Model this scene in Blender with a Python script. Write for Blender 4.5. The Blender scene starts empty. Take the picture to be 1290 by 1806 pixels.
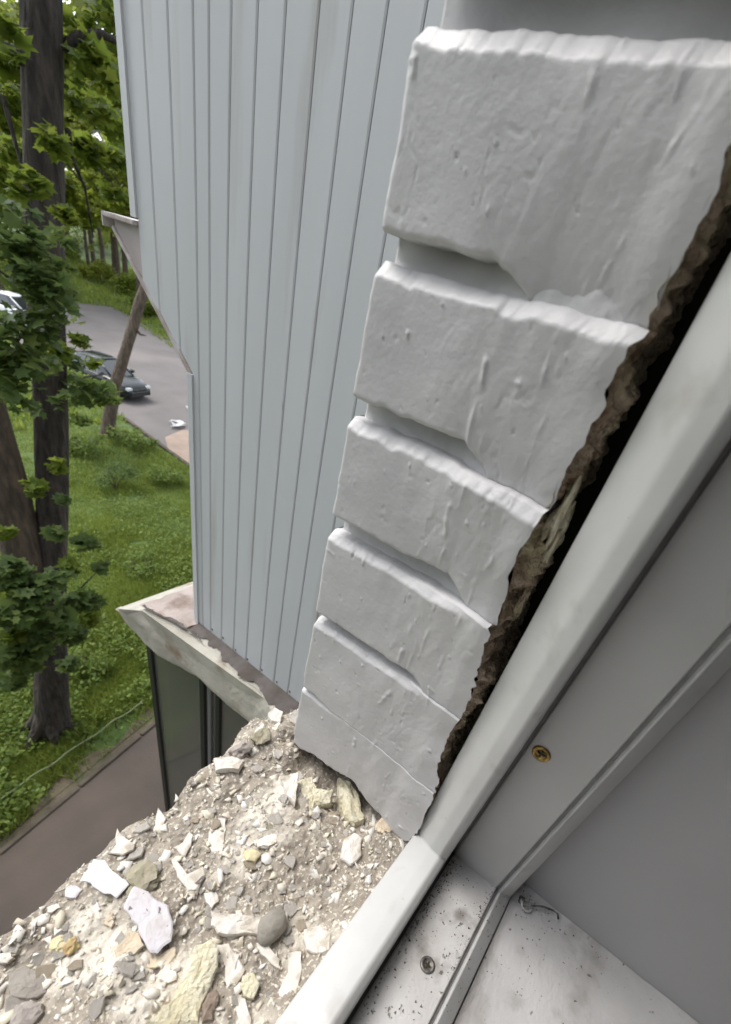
import bpy, bmesh, math, random
import numpy as np
from mathutils import Vector, Matrix, Euler, noise as mnoise

# ------------------------------------------------------------------ camera
scene = bpy.context.scene
COL = scene.collection
MR = np.array([[0.5801, -0.3832, 0.7188], [-0.7827, -0.5066, 0.3616], [0.2256, -0.7723, -0.5938]])
u_, s_, v_ = np.linalg.svd(MR); MR = u_ @ v_
PX, PY, FPX = 677.4, 1094.5, 796.0          # principal point and focal length, photo pixels
cam_d = bpy.data.cameras.new('camera'); cam = bpy.data.objects.new('camera', cam_d); COL.objects.link(cam)
cr, cu, cb = MR[:, 0], -MR[:, 1], -MR[:, 2]
cam.matrix_world = Matrix(((cr[0], cu[0], cb[0], 0), (cr[1], cu[1], cb[1], 0), (cr[2], cu[2], cb[2], 0), (0, 0, 0, 1)))
cam_d.sensor_fit = 'VERTICAL'; cam_d.sensor_height = 36; cam_d.lens = 36 * FPX / 1806
cam_d.shift_x = -32.4 / 1806; cam_d.shift_y = 191.5 / 1806
cam_d.clip_start = 0.01; cam_d.clip_end = 2000
scene.camera = cam
cam_d.dof.use_dof = True; cam_d.dof.focus_distance = 0.62; cam_d.dof.aperture_fstop = 7.0

# ------------------------------------------------------------------ light
SUN_EL, SUN_AZ = math.radians(58), math.radians(8)     # azimuth measured from +Y towards -X
world = bpy.data.worlds.new('World'); scene.world = world; world.use_nodes = True
wn = world.node_tree; wn.nodes.clear()
wo = wn.nodes.new('ShaderNodeOutputWorld'); wb = wn.nodes.new('ShaderNodeBackground'); sk = wn.nodes.new('ShaderNodeTexSky')
sk.sky_type = 'NISHITA'; sk.sun_disc = False; sk.sun_elevation = SUN_EL; sk.sun_rotation = -SUN_AZ
sk.air_density = 1.0; sk.dust_density = 2.0; sk.ozone_density = 1.0
hs = wn.nodes.new('ShaderNodeHueSaturation'); hs.inputs['Saturation'].default_value = 0.32
wn.links.new(sk.outputs[0], hs.inputs['Color']); wn.links.new(hs.outputs[0], wb.inputs[0])
wb.inputs[1].default_value = 0.15
wn.links.new(wb.outputs[0], wo.inputs[0])
sl = bpy.data.lights.new('sun', 'SUN'); sl.energy = 0.6; sl.angle = math.radians(28); sl.color = (1, 0.96, 0.9)
sun = bpy.data.objects.new('sun', sl); COL.objects.link(sun)
sd = Vector((-math.sin(SUN_AZ) * math.cos(SUN_EL), math.cos(SUN_AZ) * math.cos(SUN_EL), math.sin(SUN_EL)))
sun.rotation_euler = sd.to_track_quat('Z', 'Y').to_euler()
scene.view_settings.view_transform = 'Standard'; scene.view_settings.look = 'None'
scene.view_settings.exposure = 1.58; scene.view_settings.gamma = 1
scene.cycles.max_bounces = 8

rnd = random.Random(7)
GZ = -7.5                                    # ground level; the camera leans out of a third floor window at 0

def hit(px, py, ax, val):                    # a photo pixel to the point where its ray meets a plane
    v = MR @ np.array([px - PX, py - PY, FPX]); t = val / v[ax]
    return v * t

# ------------------------------------------------------------------ noise (numpy)
def _h(ix, iy, seed):
    n = (ix.astype(np.int64) * 374761393 + iy.astype(np.int64) * 668265263 + seed * 982451653) & 0xffffffff
    n = ((n ^ (n >> 13)) * 1274126177) & 0xffffffff
    n = n ^ (n >> 16)
    return (n & 0xffff) / 65535.0 * 2 - 1
def vn(x, y, seed=0):
    x = np.asarray(x, float); y = np.asarray(y, float)
    ix = np.floor(x).astype(np.int64); iy = np.floor(y).astype(np.int64)
    fx = x - ix; fy = y - iy; fx = fx * fx * (3 - 2 * fx); fy = fy * fy * (3 - 2 * fy)
    a = _h(ix, iy, seed); b = _h(ix + 1, iy, seed); c = _h(ix, iy + 1, seed); d = _h(ix + 1, iy + 1, seed)
    return (a * (1 - fx) + b * fx) * (1 - fy) + (c * (1 - fx) + d * fx) * fy
def fbm(x, y, seed=0, o=4):
    r = 0; a = 1.0; k = 1.0
    for i in range(o):
        r = r + a * vn(np.asarray(x) * k + 17.3 * i, np.asarray(y) * k - 9.1 * i, seed + i); a *= 0.5; k *= 2.03
    return r
def sstep(a, b, x):
    t = np.clip((np.asarray(x, float) - a) / (b - a), 0, 1); return t * t * (3 - 2 * t)

# ------------------------------------------------------------------ materials
MATS = {}
def mat(name, c1, c2=None, scale=20, rough=0.6, bump=0.0, bscale=200, specks=None, speck_scale=300, speck_amt=0.35,
        metallic=0.0, detail=6, spec=0.5, lo=0.35, hi=0.65, stretch=None, patch=None, patch_scale=8, patch_lo=0.55, patch_hi=0.7):
    if name in MATS: return MATS[name]
    m = bpy.data.materials.new(name); m.use_nodes = True; nt = m.node_tree; N = nt.nodes; L = nt.links
    b = N['Principled BSDF']; b.inputs['Roughness'].default_value = rough; b.inputs['Metallic'].default_value = metallic
    b.inputs['Specular IOR Level'].default_value = spec
    tc = N.new('ShaderNodeTexCoord'); src = tc.outputs['Object']
    if stretch:
        mp = N.new('ShaderNodeMapping'); mp.inputs['Scale'].default_value = stretch; L.new(src, mp.inputs[0]); src = mp.outputs[0]
    def ramp(sc, lo_, hi_, det=detail):
        n = N.new('ShaderNodeTexNoise'); n.inputs['Scale'].default_value = sc; n.inputs['Detail'].default_value = det; L.new(src, n.inputs['Vector'])
        r = N.new('ShaderNodeMapRange'); r.inputs[1].default_value = lo_; r.inputs[2].default_value = hi_; L.new(n.outputs[0], r.inputs[0])
        return r.outputs[0]
    def mix(fac, a, bcol):
        x = N.new('ShaderNodeMix'); x.data_type = 'RGBA'; L.new(fac, x.inputs[0])
        if isinstance(a, tuple): x.inputs[6].default_value = (*a, 1)
        else: L.new(a, x.inputs[6])
        x.inputs[7].default_value = (*bcol, 1); return x.outputs[2]
    col = c1
    if c2: col = mix(ramp(scale, lo, hi), c1, c2)
    if patch: col = mix(ramp(patch_scale, patch_lo, patch_hi, 8), col, patch)
    if specks: col = mix(ramp(speck_scale, 1 - speck_amt, 1 - speck_amt + 0.05, 3), col, specks)
    if isinstance(col, tuple): b.inputs['Base Color'].default_value = (*col, 1)
    else: L.new(col, b.inputs['Base Color'])
    if bump:
        n = N.new('ShaderNodeTexNoise'); n.inputs['Scale'].default_value = bscale; n.inputs['Detail'].default_value = 6; L.new(src, n.inputs['Vector'])
        bp = N.new('ShaderNodeBump'); bp.inputs['Strength'].default_value = 1; bp.inputs['Distance'].default_value = bump
        L.new(n.outputs[0], bp.inputs['Height']); L.new(bp.outputs[0], b.inputs['Normal'])
    MATS[name] = m; return m

def leaf_mat(name, cols, trans=0.35, rough=0.5):
    m = bpy.data.materials.new(name); m.use_nodes = True; nt = m.node_tree; N = nt.nodes; L = nt.links
    b = N['Principled BSDF']; b.inputs['Roughness'].default_value = rough; b.inputs['Specular IOR Level'].default_value = 0.14
    g = N.new('ShaderNodeNewGeometry'); cr_ = N.new('ShaderNodeValToRGB'); L.new(g.outputs['Random Per Island'], cr_.inputs[0])
    e = cr_.color_ramp.elements
    while len(e) < len(cols): e.new(0.5)
    for i, c in enumerate(cols): e[i].position = i / (len(cols) - 1); e[i].color = (*c, 1)
    L.new(cr_.outputs[0], b.inputs['Base Color'])
    if trans:
        t = N.new('ShaderNodeBsdfTranslucent'); mx = N.new('ShaderNodeMixShader'); mx.inputs[0].default_value = trans
        h2 = N.new('ShaderNodeHueSaturation'); h2.inputs['Value'].default_value = 1.6; h2.inputs['Hue'].default_value = 0.485; L.new(cr_.outputs[0], h2.inputs['Color'])
        L.new(h2.outputs[0], t.inputs[0]); L.new(b.outputs[0], mx.inputs[1]); L.new(t.outputs[0], mx.inputs[2])
        L.new(mx.outputs[0], N['Material Output'].inputs[0])
    MATS[name] = m; return m

def glass_mat(name, tint, alpha, rough=0.03):
    m = bpy.data.materials.new(name); m.use_nodes = True; nt = m.node_tree; N = nt.nodes; L = nt.links
    b = N['Principled BSDF']; b.inputs['Base Color'].default_value = (*tint, 1); b.inputs['Roughness'].default_value = rough
    b.inputs['Specular IOR Level'].default_value = 0.8
    t = N.new('ShaderNodeBsdfTransparent'); t.inputs[0].default_value = (0.75, 0.8, 0.76, 1)
    mx = N.new('ShaderNodeMixShader'); mx.inputs[0].default_value = alpha
    L.new(t.outputs[0], mx.inputs[1]); L.new(b.outputs[0], mx.inputs[2]); L.new(mx.outputs[0], N['Material Output'].inputs[0])
    MATS[name] = m; return m

WHITE = mat('white masonry paint', (0.62, 0.61, 0.615), (0.53, 0.525, 0.53), scale=14, rough=0.5, bump=0.0004, bscale=230, specks=(0.25, 0.24, 0.22), speck_scale=70, speck_amt=0.235)
MORT = mat('broken mortar', (0.62, 0.50, 0.38), (0.30, 0.21, 0.135), scale=45, rough=1, bump=0.010, bscale=190, patch=(0.62, 0.55, 0.36), patch_scale=22, patch_lo=0.5, patch_hi=0.62)
FOAM = mat('yellow mounting foam', (0.62, 0.56, 0.38), (0.72, 0.68, 0.54), scale=60, rough=0.9, bump=0.003, bscale=260, patch=(0.38, 0.33, 0.22), patch_scale=40, patch_lo=0.58, patch_hi=0.75)
PVC = mat('white window plastic', (0.56, 0.56, 0.55), (0.50, 0.50, 0.49), scale=16, rough=0.36, bump=0.0003, bscale=70, patch=(0.44, 0.43, 0.41), patch_scale=28, patch_lo=0.60, patch_hi=0.74, specks=(0.30, 0.28, 0.25), speck_scale=85, speck_amt=0.26)
PVCS = mat('greyed window plastic', (0.57, 0.565, 0.555), (0.50, 0.495, 0.485), scale=7, rough=0.45, bump=0.0002, bscale=40)
PVCD = mat('dusty window plastic', (0.62, 0.61, 0.60), (0.50, 0.48, 0.46), scale=18, rough=0.5, bump=0.0006, bscale=300, specks=(0.16, 0.14, 0.12), speck_scale=130, speck_amt=0.33, patch=(0.26, 0.24, 0.22), patch_scale=38, patch_lo=0.53, patch_hi=0.72)
SILLM = mat('dusty white sill', (0.56, 0.55, 0.545), (0.44, 0.43, 0.425), scale=12, rough=0.6, bump=0.0012, bscale=160, patch=(0.32, 0.30, 0.28), patch_scale=24, patch_lo=0.54, patch_hi=0.76, specks=(0.14, 0.12, 0.10), speck_scale=95, speck_amt=0.32)
GASK = mat('grey rubber gasket', (0.08, 0.078, 0.075), (0.14, 0.135, 0.13), scale=60, rough=0.6)
GASL = mat('jamb gasket with soft seam shade', (0.30, 0.295, 0.285), (0.22, 0.215, 0.21), scale=60, rough=0.6)  # lighter gasket copy for the jamb, softer seam shade put into its colour
REVEAL = mat('grey painted plaster reveal', (0.46, 0.455, 0.46), (0.41, 0.405, 0.41), scale=5, rough=0.6, bump=0.0006, bscale=60)
BRASS = mat('brass screw', (0.50, 0.36, 0.12), (0.22, 0.14, 0.05), scale=300, rough=0.35, metallic=0.9)
STEEL = mat('dirty zinc metal', (0.30, 0.29, 0.27), (0.12, 0.10, 0.09), scale=200, rough=0.45, metallic=0.7)
SIDING = mat('pale grey blue coated metal', (0.56, 0.583, 0.61), (0.505, 0.527, 0.552), scale=5, rough=0.42, stretch=(1, 1, 0.12), bump=0.0010, bscale=6, specks=(0.2, 0.18, 0.16), speck_scale=38, speck_amt=0.205, patch=(0.44, 0.44, 0.435), patch_scale=14, patch_lo=0.60, patch_hi=0.75)
SEAM = mat('siding seam shadow gap metal', (0.36, 0.37, 0.39), rough=0.6)
TRIM = mat('pale metal trim', (0.50, 0.48, 0.48), (0.34, 0.28, 0.26), scale=25, rough=0.45)
CONC = mat('weathered concrete slab', (0.50, 0.48, 0.42), (0.36, 0.34, 0.29), scale=9, rough=0.95, bump=0.003, bscale=60, patch=(0.26, 0.20, 0.15), patch_scale=6, patch_lo=0.60, patch_hi=0.68)
SCREED = mat('pink grey screed', (0.42, 0.36, 0.33), (0.32, 0.27, 0.24), scale=12, rough=0.95, bump=0.004, bscale=80, patch=(0.18, 0.13, 0.10), patch_scale=9)
BITU = mat('dark brown flashing', (0.135, 0.12, 0.115), (0.08, 0.065, 0.055), scale=14, rough=0.8, bump=0.003, bscale=60)
DKMET = mat('black glazing bar', (0.018, 0.018, 0.018), rough=0.5)
ALU = mat('grey aluminium bar', (0.20, 0.20, 0.21), rough=0.4, metallic=0.4)
DUST = mat('grey brown mortar dust', (0.27, 0.235, 0.195), (0.36, 0.315, 0.26), scale=30, rough=1, bump=0.0022, bscale=240, specks=(0.62, 0.58, 0.49), speck_scale=240, speck_amt=0.43, patch=(0.66, 0.61, 0.53), patch_scale=13, patch_lo=0.54, patch_hi=0.68)
FLAKE = mat('white plaster flake', (0.76, 0.72, 0.67), (0.66, 0.60, 0.52), scale=50, rough=0.85, bump=0.0014, bscale=220, patch=(0.46, 0.41, 0.34), patch_scale=65, patch_lo=0.54, patch_hi=0.66)
BWHITE = mat('clean white paint flake', (0.84, 0.84, 0.85), (0.80, 0.79, 0.79), scale=30, rough=0.6)
LAV = mat('lilac white flake', (0.66, 0.64, 0.68), (0.60, 0.56, 0.56), scale=40, rough=0.7, bump=0.001, bscale=200, specks=(0.18, 0.16, 0.17), speck_scale=150, speck_amt=0.33)
CREAM = mat('cream plaster', (0.62, 0.50, 0.36), (0.68, 0.60, 0.47), scale=40, rough=0.9, bump=0.002, bscale=200)
ORANGE = mat('rusty orange crumb', (0.42, 0.26, 0.14), (0.52, 0.45, 0.2), scale=120, rough=0.9, bump=0.002)
STONE = mat('grey stone', (0.24, 0.225, 0.19), (0.33, 0.30, 0.26), scale=45, rough=0.9, bump=0.002, bscale=200)
BSTONE = mat('brown stone', (0.22, 0.16, 0.12), (0.32, 0.27, 0.22), scale=45, rough=0.9, bump=0.002, bscale=200)
MSTONE = mat('mauve grey mortar lump', (0.38, 0.34, 0.31), (0.30, 0.265, 0.24), scale=35, rough=0.95, bump=0.002, bscale=200)
CRUMB = leaf_mat('mixed crumbs', [(0.74, 0.69, 0.61), (0.36, 0.32, 0.27), (0.66, 0.61, 0.52), (0.46, 0.41, 0.35), (0.76, 0.71, 0.62), (0.28, 0.25, 0.21), (0.66, 0.59, 0.42)], trans=0, rough=0.95)
ASPH = mat('worn asphalt', (0.145, 0.132, 0.126), (0.120, 0.108, 0.102), scale=0.6, rough=0.9, bump=0.01, bscale=30, patch=(0.18, 0.16, 0.15), patch_scale=0.25, patch_lo=0.5, patch_hi=0.7, specks=(0.17, 0.15, 0.14), speck_scale=9, speck_amt=0.33)
PATH = mat('brown paved walk', (0.105, 0.083, 0.067), (0.085, 0.068, 0.056), scale=1.6, rough=0.95, bump=0.01, bscale=40, specks=(0.09, 0.08, 0.07), speck_scale=12, speck_amt=0.30)
SOIL = mat('bare soil', (0.13, 0.105, 0.072), (0.085, 0.075, 0.045), scale=3, rough=1, bump=0.02, bscale=20, patch=(0.05, 0.075, 0.02), patch_scale=2.2)
LAWN = mat('lawn soil and moss', (0.10, 0.14, 0.035), (0.045, 0.085, 0.018), scale=1.8, rough=1, bump=0.02, bscale=15)
SAND = mat('pinkish sand', (0.33, 0.25, 0.20), (0.27, 0.21, 0.16), scale=2, rough=1, bump=0.01, bscale=30)
KERB = mat('kerb concrete', (0.10, 0.085, 0.065), (0.07, 0.055, 0.04), scale=4, rough=0.95, bump=0.006, bscale=40)
BARK = mat('dark bark', (0.062, 0.050, 0.040), (0.018, 0.015, 0.012), scale=17, rough=0.95, bump=0.07, bscale=26, stretch=(1, 1, 0.22), patch=(0.085, 0.068, 0.06), patch_scale=3)
BARK2 = mat('brown bark', (0.13, 0.098, 0.070), (0.055, 0.042, 0.032), scale=14, rough=0.95, bump=0.06, bscale=22, stretch=(1, 1, 0.25))
LEAF_D = leaf_mat('dark maple leaf', [(0.060, 0.100, 0.030), (0.10, 0.150, 0.042), (0.078, 0.122, 0.040), (0.15, 0.20, 0.055)], 0.52)
LEAF_M = leaf_mat('mid green leaf', [(0.08, 0.125, 0.02), (0.14, 0.19, 0.03), (0.10, 0.15, 0.022), (0.20, 0.24, 0.045)], 0.55)
LEAF_Y = leaf_mat('yellow green leaf', [(0.13, 0.17, 0.02), (0.20, 0.24, 0.035), (0.09, 0.135, 0.015), (0.26, 0.28, 0.06)], 0.55)
GRASSM = leaf_mat('grass blade', [(0.13, 0.19, 0.035), (0.20, 0.26, 0.045), (0.10, 0.145, 0.03), (0.26, 0.31, 0.08)], 0.4, 0.6)
WEED = leaf_mat('weed leaf', [(0.10, 0.155, 0.032), (0.155, 0.215, 0.042), (0.07, 0.11, 0.025), (0.21, 0.27, 0.07)], 0.4)

# ------------------------------------------------------------------ object helpers
def mk(name, verts, faces, m, parent=None, smooth=False, ms=None, mi=None):
    me = bpy.data.meshes.new(name); me.from_pydata([tuple(map(float, v)) for v in verts], [], [tuple(map(int, f)) for f in faces])
    for k in ([m] if not ms else ms): me.materials.append(k)
    if mi is not None: me.polygons.foreach_set('material_index', mi)
    if smooth: me.polygons.foreach_set('use_smooth', [True] * len(me.polygons))
    me.update()
    o = bpy.data.objects.new(name, me); COL.objects.link(o)
    if parent: o.parent = parent
    return o
def tag(o, label=None, cat=None, group=None, kind=None):
    if label: o['label'] = label
    if cat: o['category'] = cat
    if group: o['group'] = group
    if kind: o['kind'] = kind
    return o
def thing(name, label, cat, loc=(0, 0, 0), rz=0, group=None):
    o = bpy.data.objects.new(name, None); COL.objects.link(o); o.location = loc; o.rotation_euler = (0, 0, rz); o.empty_display_size = 0.05
    return tag(o, label, cat, group)
def from_bm(name, bm, m, parent=None, smooth=False, fix=True):
    if fix: bmesh.ops.recalc_face_normals(bm, faces=bm.faces)
    me = bpy.data.meshes.new(name); bm.to_mesh(me); bm.free(); me.materials.append(m)
    if smooth: me.polygons.foreach_set('use_smooth', [True] * len(me.polygons))
    o = bpy.data.objects.new(name, me); COL.objects.link(o)
    if parent: o.parent = parent
    return o
def box_bm(bm, x0, x1, y0, y1, z0, z1, bev=0):
    r = bmesh.ops.create_cube(bm, size=1)
    for v in r['verts']:
        v.co = Vector(((x0 + x1) / 2 + v.co.x * (x1 - x0), (y0 + y1) / 2 + v.co.y * (y1 - y0), (z0 + z1) / 2 + v.co.z * (z1 - z0)))
    if bev: bmesh.ops.bevel(bm, geom=list({e for v in r['verts'] for e in v.link_edges}), offset=bev, segments=2, affect='EDGES')
    return r['verts']
def box(name, x0, x1, y0, y1, z0, z1, m, parent=None, bev=0):
    bm = bmesh.new(); box_bm(bm, x0, x1, y0, y1, z0, z1, bev); return from_bm(name, bm, m, parent)
def rel(o, pts):                             # world points into a thing's local frame (things here are only moved)
    l = o.location; return [(p[0] - l.x, p[1] - l.y, p[2] - l.z) for p in pts]
def tube(bm, pts, rads, n=8, cap=True):
    pts = [Vector(p) for p in pts]; rings = []
    for i, p in enumerate(pts):
        d = (pts[min(i + 1, len(pts) - 1)] - pts[max(i - 1, 0)]).normalized()
        a = d.cross(Vector((0, 1, 0.3))); a = a.normalized() if a.length > 1e-4 else Vector((1, 0, 0)); b = d.cross(a).normalized()
        r = rads[i] if hasattr(rads, '__len__') else rads
        rings.append([bm.verts.new(p + (a * math.cos(2 * math.pi * k / n) + b * math.sin(2 * math.pi * k / n)) * r) for k in range(n)])
    for i in range(len(rings) - 1):
        for k in range(n):
            bm.faces.new((rings[i][k], rings[i][(k + 1) % n], rings[i + 1][(k + 1) % n], rings[i + 1][k]))
    if cap: bm.faces.new(rings[0]); bm.faces.new(rings[-1])
def grid_faces(nu, nv):
    i = np.arange(nu - 1)[:, None] * nv + np.arange(nv - 1)[None, :]
    return np.stack([i, i + 1, i + nv + 1, i + nv], -1).reshape(-1, 4)
def gridobj(name, V, m, parent=None, smooth=True, flip=False):
    nu, nv = V.shape[:2]; f = grid_faces(nu, nv)
    if flip: f = f[:, ::-1]
    me = bpy.data.meshes.new(name); n = nu * nv
    me.vertices.add(n); me.vertices.foreach_set('co', V.reshape(-1).astype(np.float32))
    me.loops.add(f.size); me.loops.foreach_set('vertex_index', f.reshape(-1).astype(np.int32))
    me.polygons.add(len(f)); me.polygons.foreach_set('loop_start', np.arange(0, f.size, 4, dtype=np.int32)); me.polygons.foreach_set('loop_total', np.full(len(f), 4, np.int32))
    me.update(calc_edges=True); me.materials.append(m)
    if smooth: me.polygons.foreach_set('use_smooth', [True] * len(me.polygons))
    o = bpy.data.objects.new(name, me); COL.objects.link(o)
    if parent: o.parent = parent
    return o
def soup(name, V, k, m, parent=None):        # V: (n, k, 3) separate k-gons
    n = len(V); me = bpy.data.meshes.new(name)
    me.vertices.add(n * k); me.vertices.foreach_set('co', V.reshape(-1).astype(np.float32))
    me.loops.add(n * k); me.loops.foreach_set('vertex_index', np.arange(n * k, dtype=np.int32))
    me.polygons.add(n); me.polygons.foreach_set('loop_start', np.arange(0, n * k, k, dtype=np.int32)); me.polygons.foreach_set('loop_total', np.full(n, k, np.int32))
    me.update(calc_edges=True); me.materials.append(m)
    if name is None: return me
    o = bpy.data.objects.new(name, me); COL.objects.link(o)
    if parent: o.parent = parent
    return o

# ================================================================== GROUND
def sheet(name, pts, z, m, kind='structure', thick=0):
    o = mk(name, [(x, y, z) for x, y in pts], [list(range(len(pts)))], m); tag(o, kind=kind); return o
def wobble(a, b, n, amp, seed):
    r = random.Random(seed); out = []
    for i in range(n + 1):
        t = i / n; out.append((a[0] + (b[0] - a[0]) * t + r.uniform(-amp, amp), a[1] + (b[1] - a[1]) * t + r.uniform(-amp, amp)))
    return out
sheet('ground', [(-600, -600), (900, -600), (900, 900), (-600, 900)], GZ, LAWN)
# walk along the house
edge = [(-30, -1.5)] + [(-8, 3.1), (0.158, 4.82), (1.3, 5.08), (2.53, 5.36), (4.5, 5.8), (7, 6.4), (14, 8.1)]
sheet('pavement', [(-30, 0.25)] + [(14, 0.25)] + [(x, y) for x, y in reversed(edge[1:])] + [(-30, -1.0 + 0.3)], GZ + 0.012, PATH)
soil_out = []
rs = random.Random(3)
for i in range(40):
    t = i / 39; x = -8 + 22 * t; y = 4.82 + (x - 0.158) * 0.222
    soil_out.append((x, y + 0.45 + 0.28 * math.sin(x * 2.1) + rs.uniform(-0.1, 0.15)))
sheet('soil_strip', [(-8, 3.1), (0.158, 4.80), (2.53, 5.34), (14, 8.08)] + soil_out[::-1], GZ + 0.006, SOIL)
# road running away from the house
re_ = [(9.6, 9.5), (10.2, 12.5), (10.43, 14.6), (10.7, 17.5), (11.0, 20.5), (11.3, 23), (11.6, 27), (12, 33), (13.2, 40), (14, 46)]
rr_ = [(25, 46), (24.2, 42), (23.1, 35.5), (20.6, 28.4), (20.2, 22), (20, 9.5)]
sheet('road', re_ + rr_, GZ + 0.010, ASPH)
sheet('sandy_patch', [(10.3, 13.6), (10.75, 17.0), (11.4, 18.2), (12.6, 18.8), (14, 18.4), (14.5, 16), (13, 13.2)], GZ + 0.016, SAND)

def kerb_run(pts, h, w, m, n_per=1.0):
    out = []
    for a, b in zip(pts[:-1], pts[1:]):
        L_ = math.dist(a, b); n = max(1, round(L_ / n_per))
        for i in range(n):
            t0 = i / n; t1 = (i + 1) / n; g = 0.012 / L_
            out.append(((a[0] + (b[0] - a[0]) * (t0 + g), a[1] + (b[1] - a[1]) * (t0 + g)), (a[0] + (b[0] - a[0]) * (t1 - g), a[1] + (b[1] - a[1]) * (t1 - g))))
    root = thing('kerb', None, None)
    for a, b in out:
        d = math.atan2(b[1] - a[1], b[0] - a[0]); L_ = math.dist(a, b)
        bm = bmesh.new(); box_bm(bm, 0, L_, -w / 2, w / 2, -0.05, h + rnd.uniform(-0.012, 0.012), 0.012)
        o = from_bm('kerb_stone', bm, m, root); o.location = (a[0], a[1], GZ); o.rotation_euler = (rnd.uniform(-.03, .03), 0, d + rnd.uniform(-.006, .006))
    return root
k = kerb_run([(-2.0, 4.36), (0.158, 4.84), (2.53, 5.37), (5, 5.93)], 0.05, 0.08, KERB)

tag(k, kind='structure')
k2 = kerb_run([(10.2, 12.5), (10.43, 14.6), (10.7, 17.5), (11.0, 20.5)], 0.10, 0.14, KERB, 1.0)
tag(k2, kind='structure')

# ---- grass blades
def blades(n, region, hmin, hmax, w, seed, m, name):
    r = np.random.default_rng(seed)
    x, y = region(r, n)
    n = len(x)
    keep = fbm(x * 0.8, y * 0.8, 5, 3) > -0.9 + 0.0 * x
    x = x[keep]; y = y[keep]; n = len(x)
    hh = r.uniform(hmin, hmax, n) * (1 + 0.6 * fbm(x * 0.9, y * 0.9, 8, 2)); a = r.uniform(0, 2 * np.pi, n); ln = r.uniform(0.2, 0.9, n) * hh; la = r.uniform(0, 2 * np.pi, n)
    ww = w * r.uniform(0.5, 1.3, n)
    V = np.zeros((n, 3, 3)); V[:, 0, 0] = x - np.cos(a) * ww; V[:, 0, 1] = y - np.sin(a) * ww; V[:, 1, 0] = x + np.cos(a) * ww; V[:, 1, 1] = y + np.sin(a) * ww
    V[:, 2, 0] = x + np.cos(la) * ln; V[:, 2, 1] = y + np.sin(la) * ln; V[:, :2, 2] = GZ; V[:, 2, 2] = GZ + np.maximum(hh, 0.02)
    return soup(name, V, 3, m)
def reg_near(r, n):
    x = r.uniform(-1, 10.4, n); y = 4.9 + (x * 0.222) + r.exponential(4.2, n) + 0.05
    bare = sstep(0.1, 0.9, y - (4.82 + x * 0.222) + 0.35 * np.sin(x * 2.1))
    ok = (y < 24) & (r.uniform(0, 1, n) < bare * 0.97 + 0.03) & (x < 10.2 + (y - 12.5) * 0.1 + 0.05) & (x / y < 0.80) & (x / y > 0.0)
    return x[ok], y[ok]
g = blades(330000, reg_near, 0.05, 0.17, 0.010, 11, GRASSM, 'grass'); tag(g, kind='stuff', label='bright green uneven lawn grass between the brown walk and the road', cat='grass')
def reg_far(r, n):
    x = r.uniform(4, 45, n); y = r.uniform(20, 75, n)
    road = (x > 11 + (y - 20.5) * 0.08) & (x < 20.4 + np.clip((y - 28) * 0.25, 0, 4)) & (y < 46)
    ok = ~road & (x / y < 0.95) & (x / y > 0.2)
    return x[ok], y[ok]
g = blades(90000, reg_far, 0.12, 0.35, 0.05, 12, GRASSM, 'grass'); tag(g, kind='stuff', label='far pale green lawn beyond the road', cat='grass')

# ---- broad weed leaves in the lawn
def leafsoup(c, nrm_j, size, seed, shape='maple', droop=0.4):
    """c: (n,3) leaf centres -> separate leaf polygons"""
    r = np.random.default_rng(seed); n = len(c)
    if shape == 'maple':
        P = np.array([(0, -0.55), (0.22, -0.30), (0.52, -0.28), (0.36, -0.02), (0.55, 0.26), (0.2, 0.22), (0, 0.62), (-0.2, 0.22), (-0.55, 0.26), (-0.36, -0.02), (-0.52, -0.28), (-0.22, -0.30)])
    elif shape == 'oval':
        P = np.array([(0, -0.5), (0.24, -0.18), (0.2, 0.22), (0, 0.55), (-0.2, 0.22), (-0.24, -0.18)])
    else:
        P = np.array([(-0.45, -0.4), (0.5, -0.3), (0.35, 0.5), (-0.5, 0.35)])
    k = len(P); a = r.uniform(0, 2 * np.pi, n)
    nz = np.stack([r.normal(0, nrm_j, n), r.normal(0, nrm_j, n), np.ones(n)], -1); nz /= np.linalg.norm(nz, axis=1)[:, None]
    t = np.stack([np.cos(a), np.sin(a), np.zeros(n)], -1); t -= nz * np.sum(t * nz, 1)[:, None]; t /= np.linalg.norm(t, axis=1)[:, None]
    b = np.cross(nz, t); s = size * r.uniform(0.6, 1.25, n)
    V = c[:, None, :] + (t[:, None, :] * P[None, :, 0:1] + b[:, None, :] * P[None, :, 1:2]) * s[:, None, None]
    V += -nz[:, None, :] * (np.abs(P[None, :, 0:1]) * droop * 0.5) * s[:, None, None]
    return V, k
r = np.random.default_rng(5)
x, y = reg_near(r, 30000); sel = fbm(x * 0.7, y * 0.7, 31, 3) > -0.35; x, y = x[sel][:17000], y[sel][:17000]
c = np.stack([x, y, GZ + r.uniform(0.05, 0.26, len(x)) * (0.6 + 0.5 * (fbm(x, y, 3, 2) + 1))], -1)
V, kk = leafsoup(c, 0.5, 0.085, 6, 'oval'); o = soup('ground_weeds', V, kk, WEED); tag(o, kind='stuff', label='broad leaved weeds spread through the lawn below the trees', cat='weeds')

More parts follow.
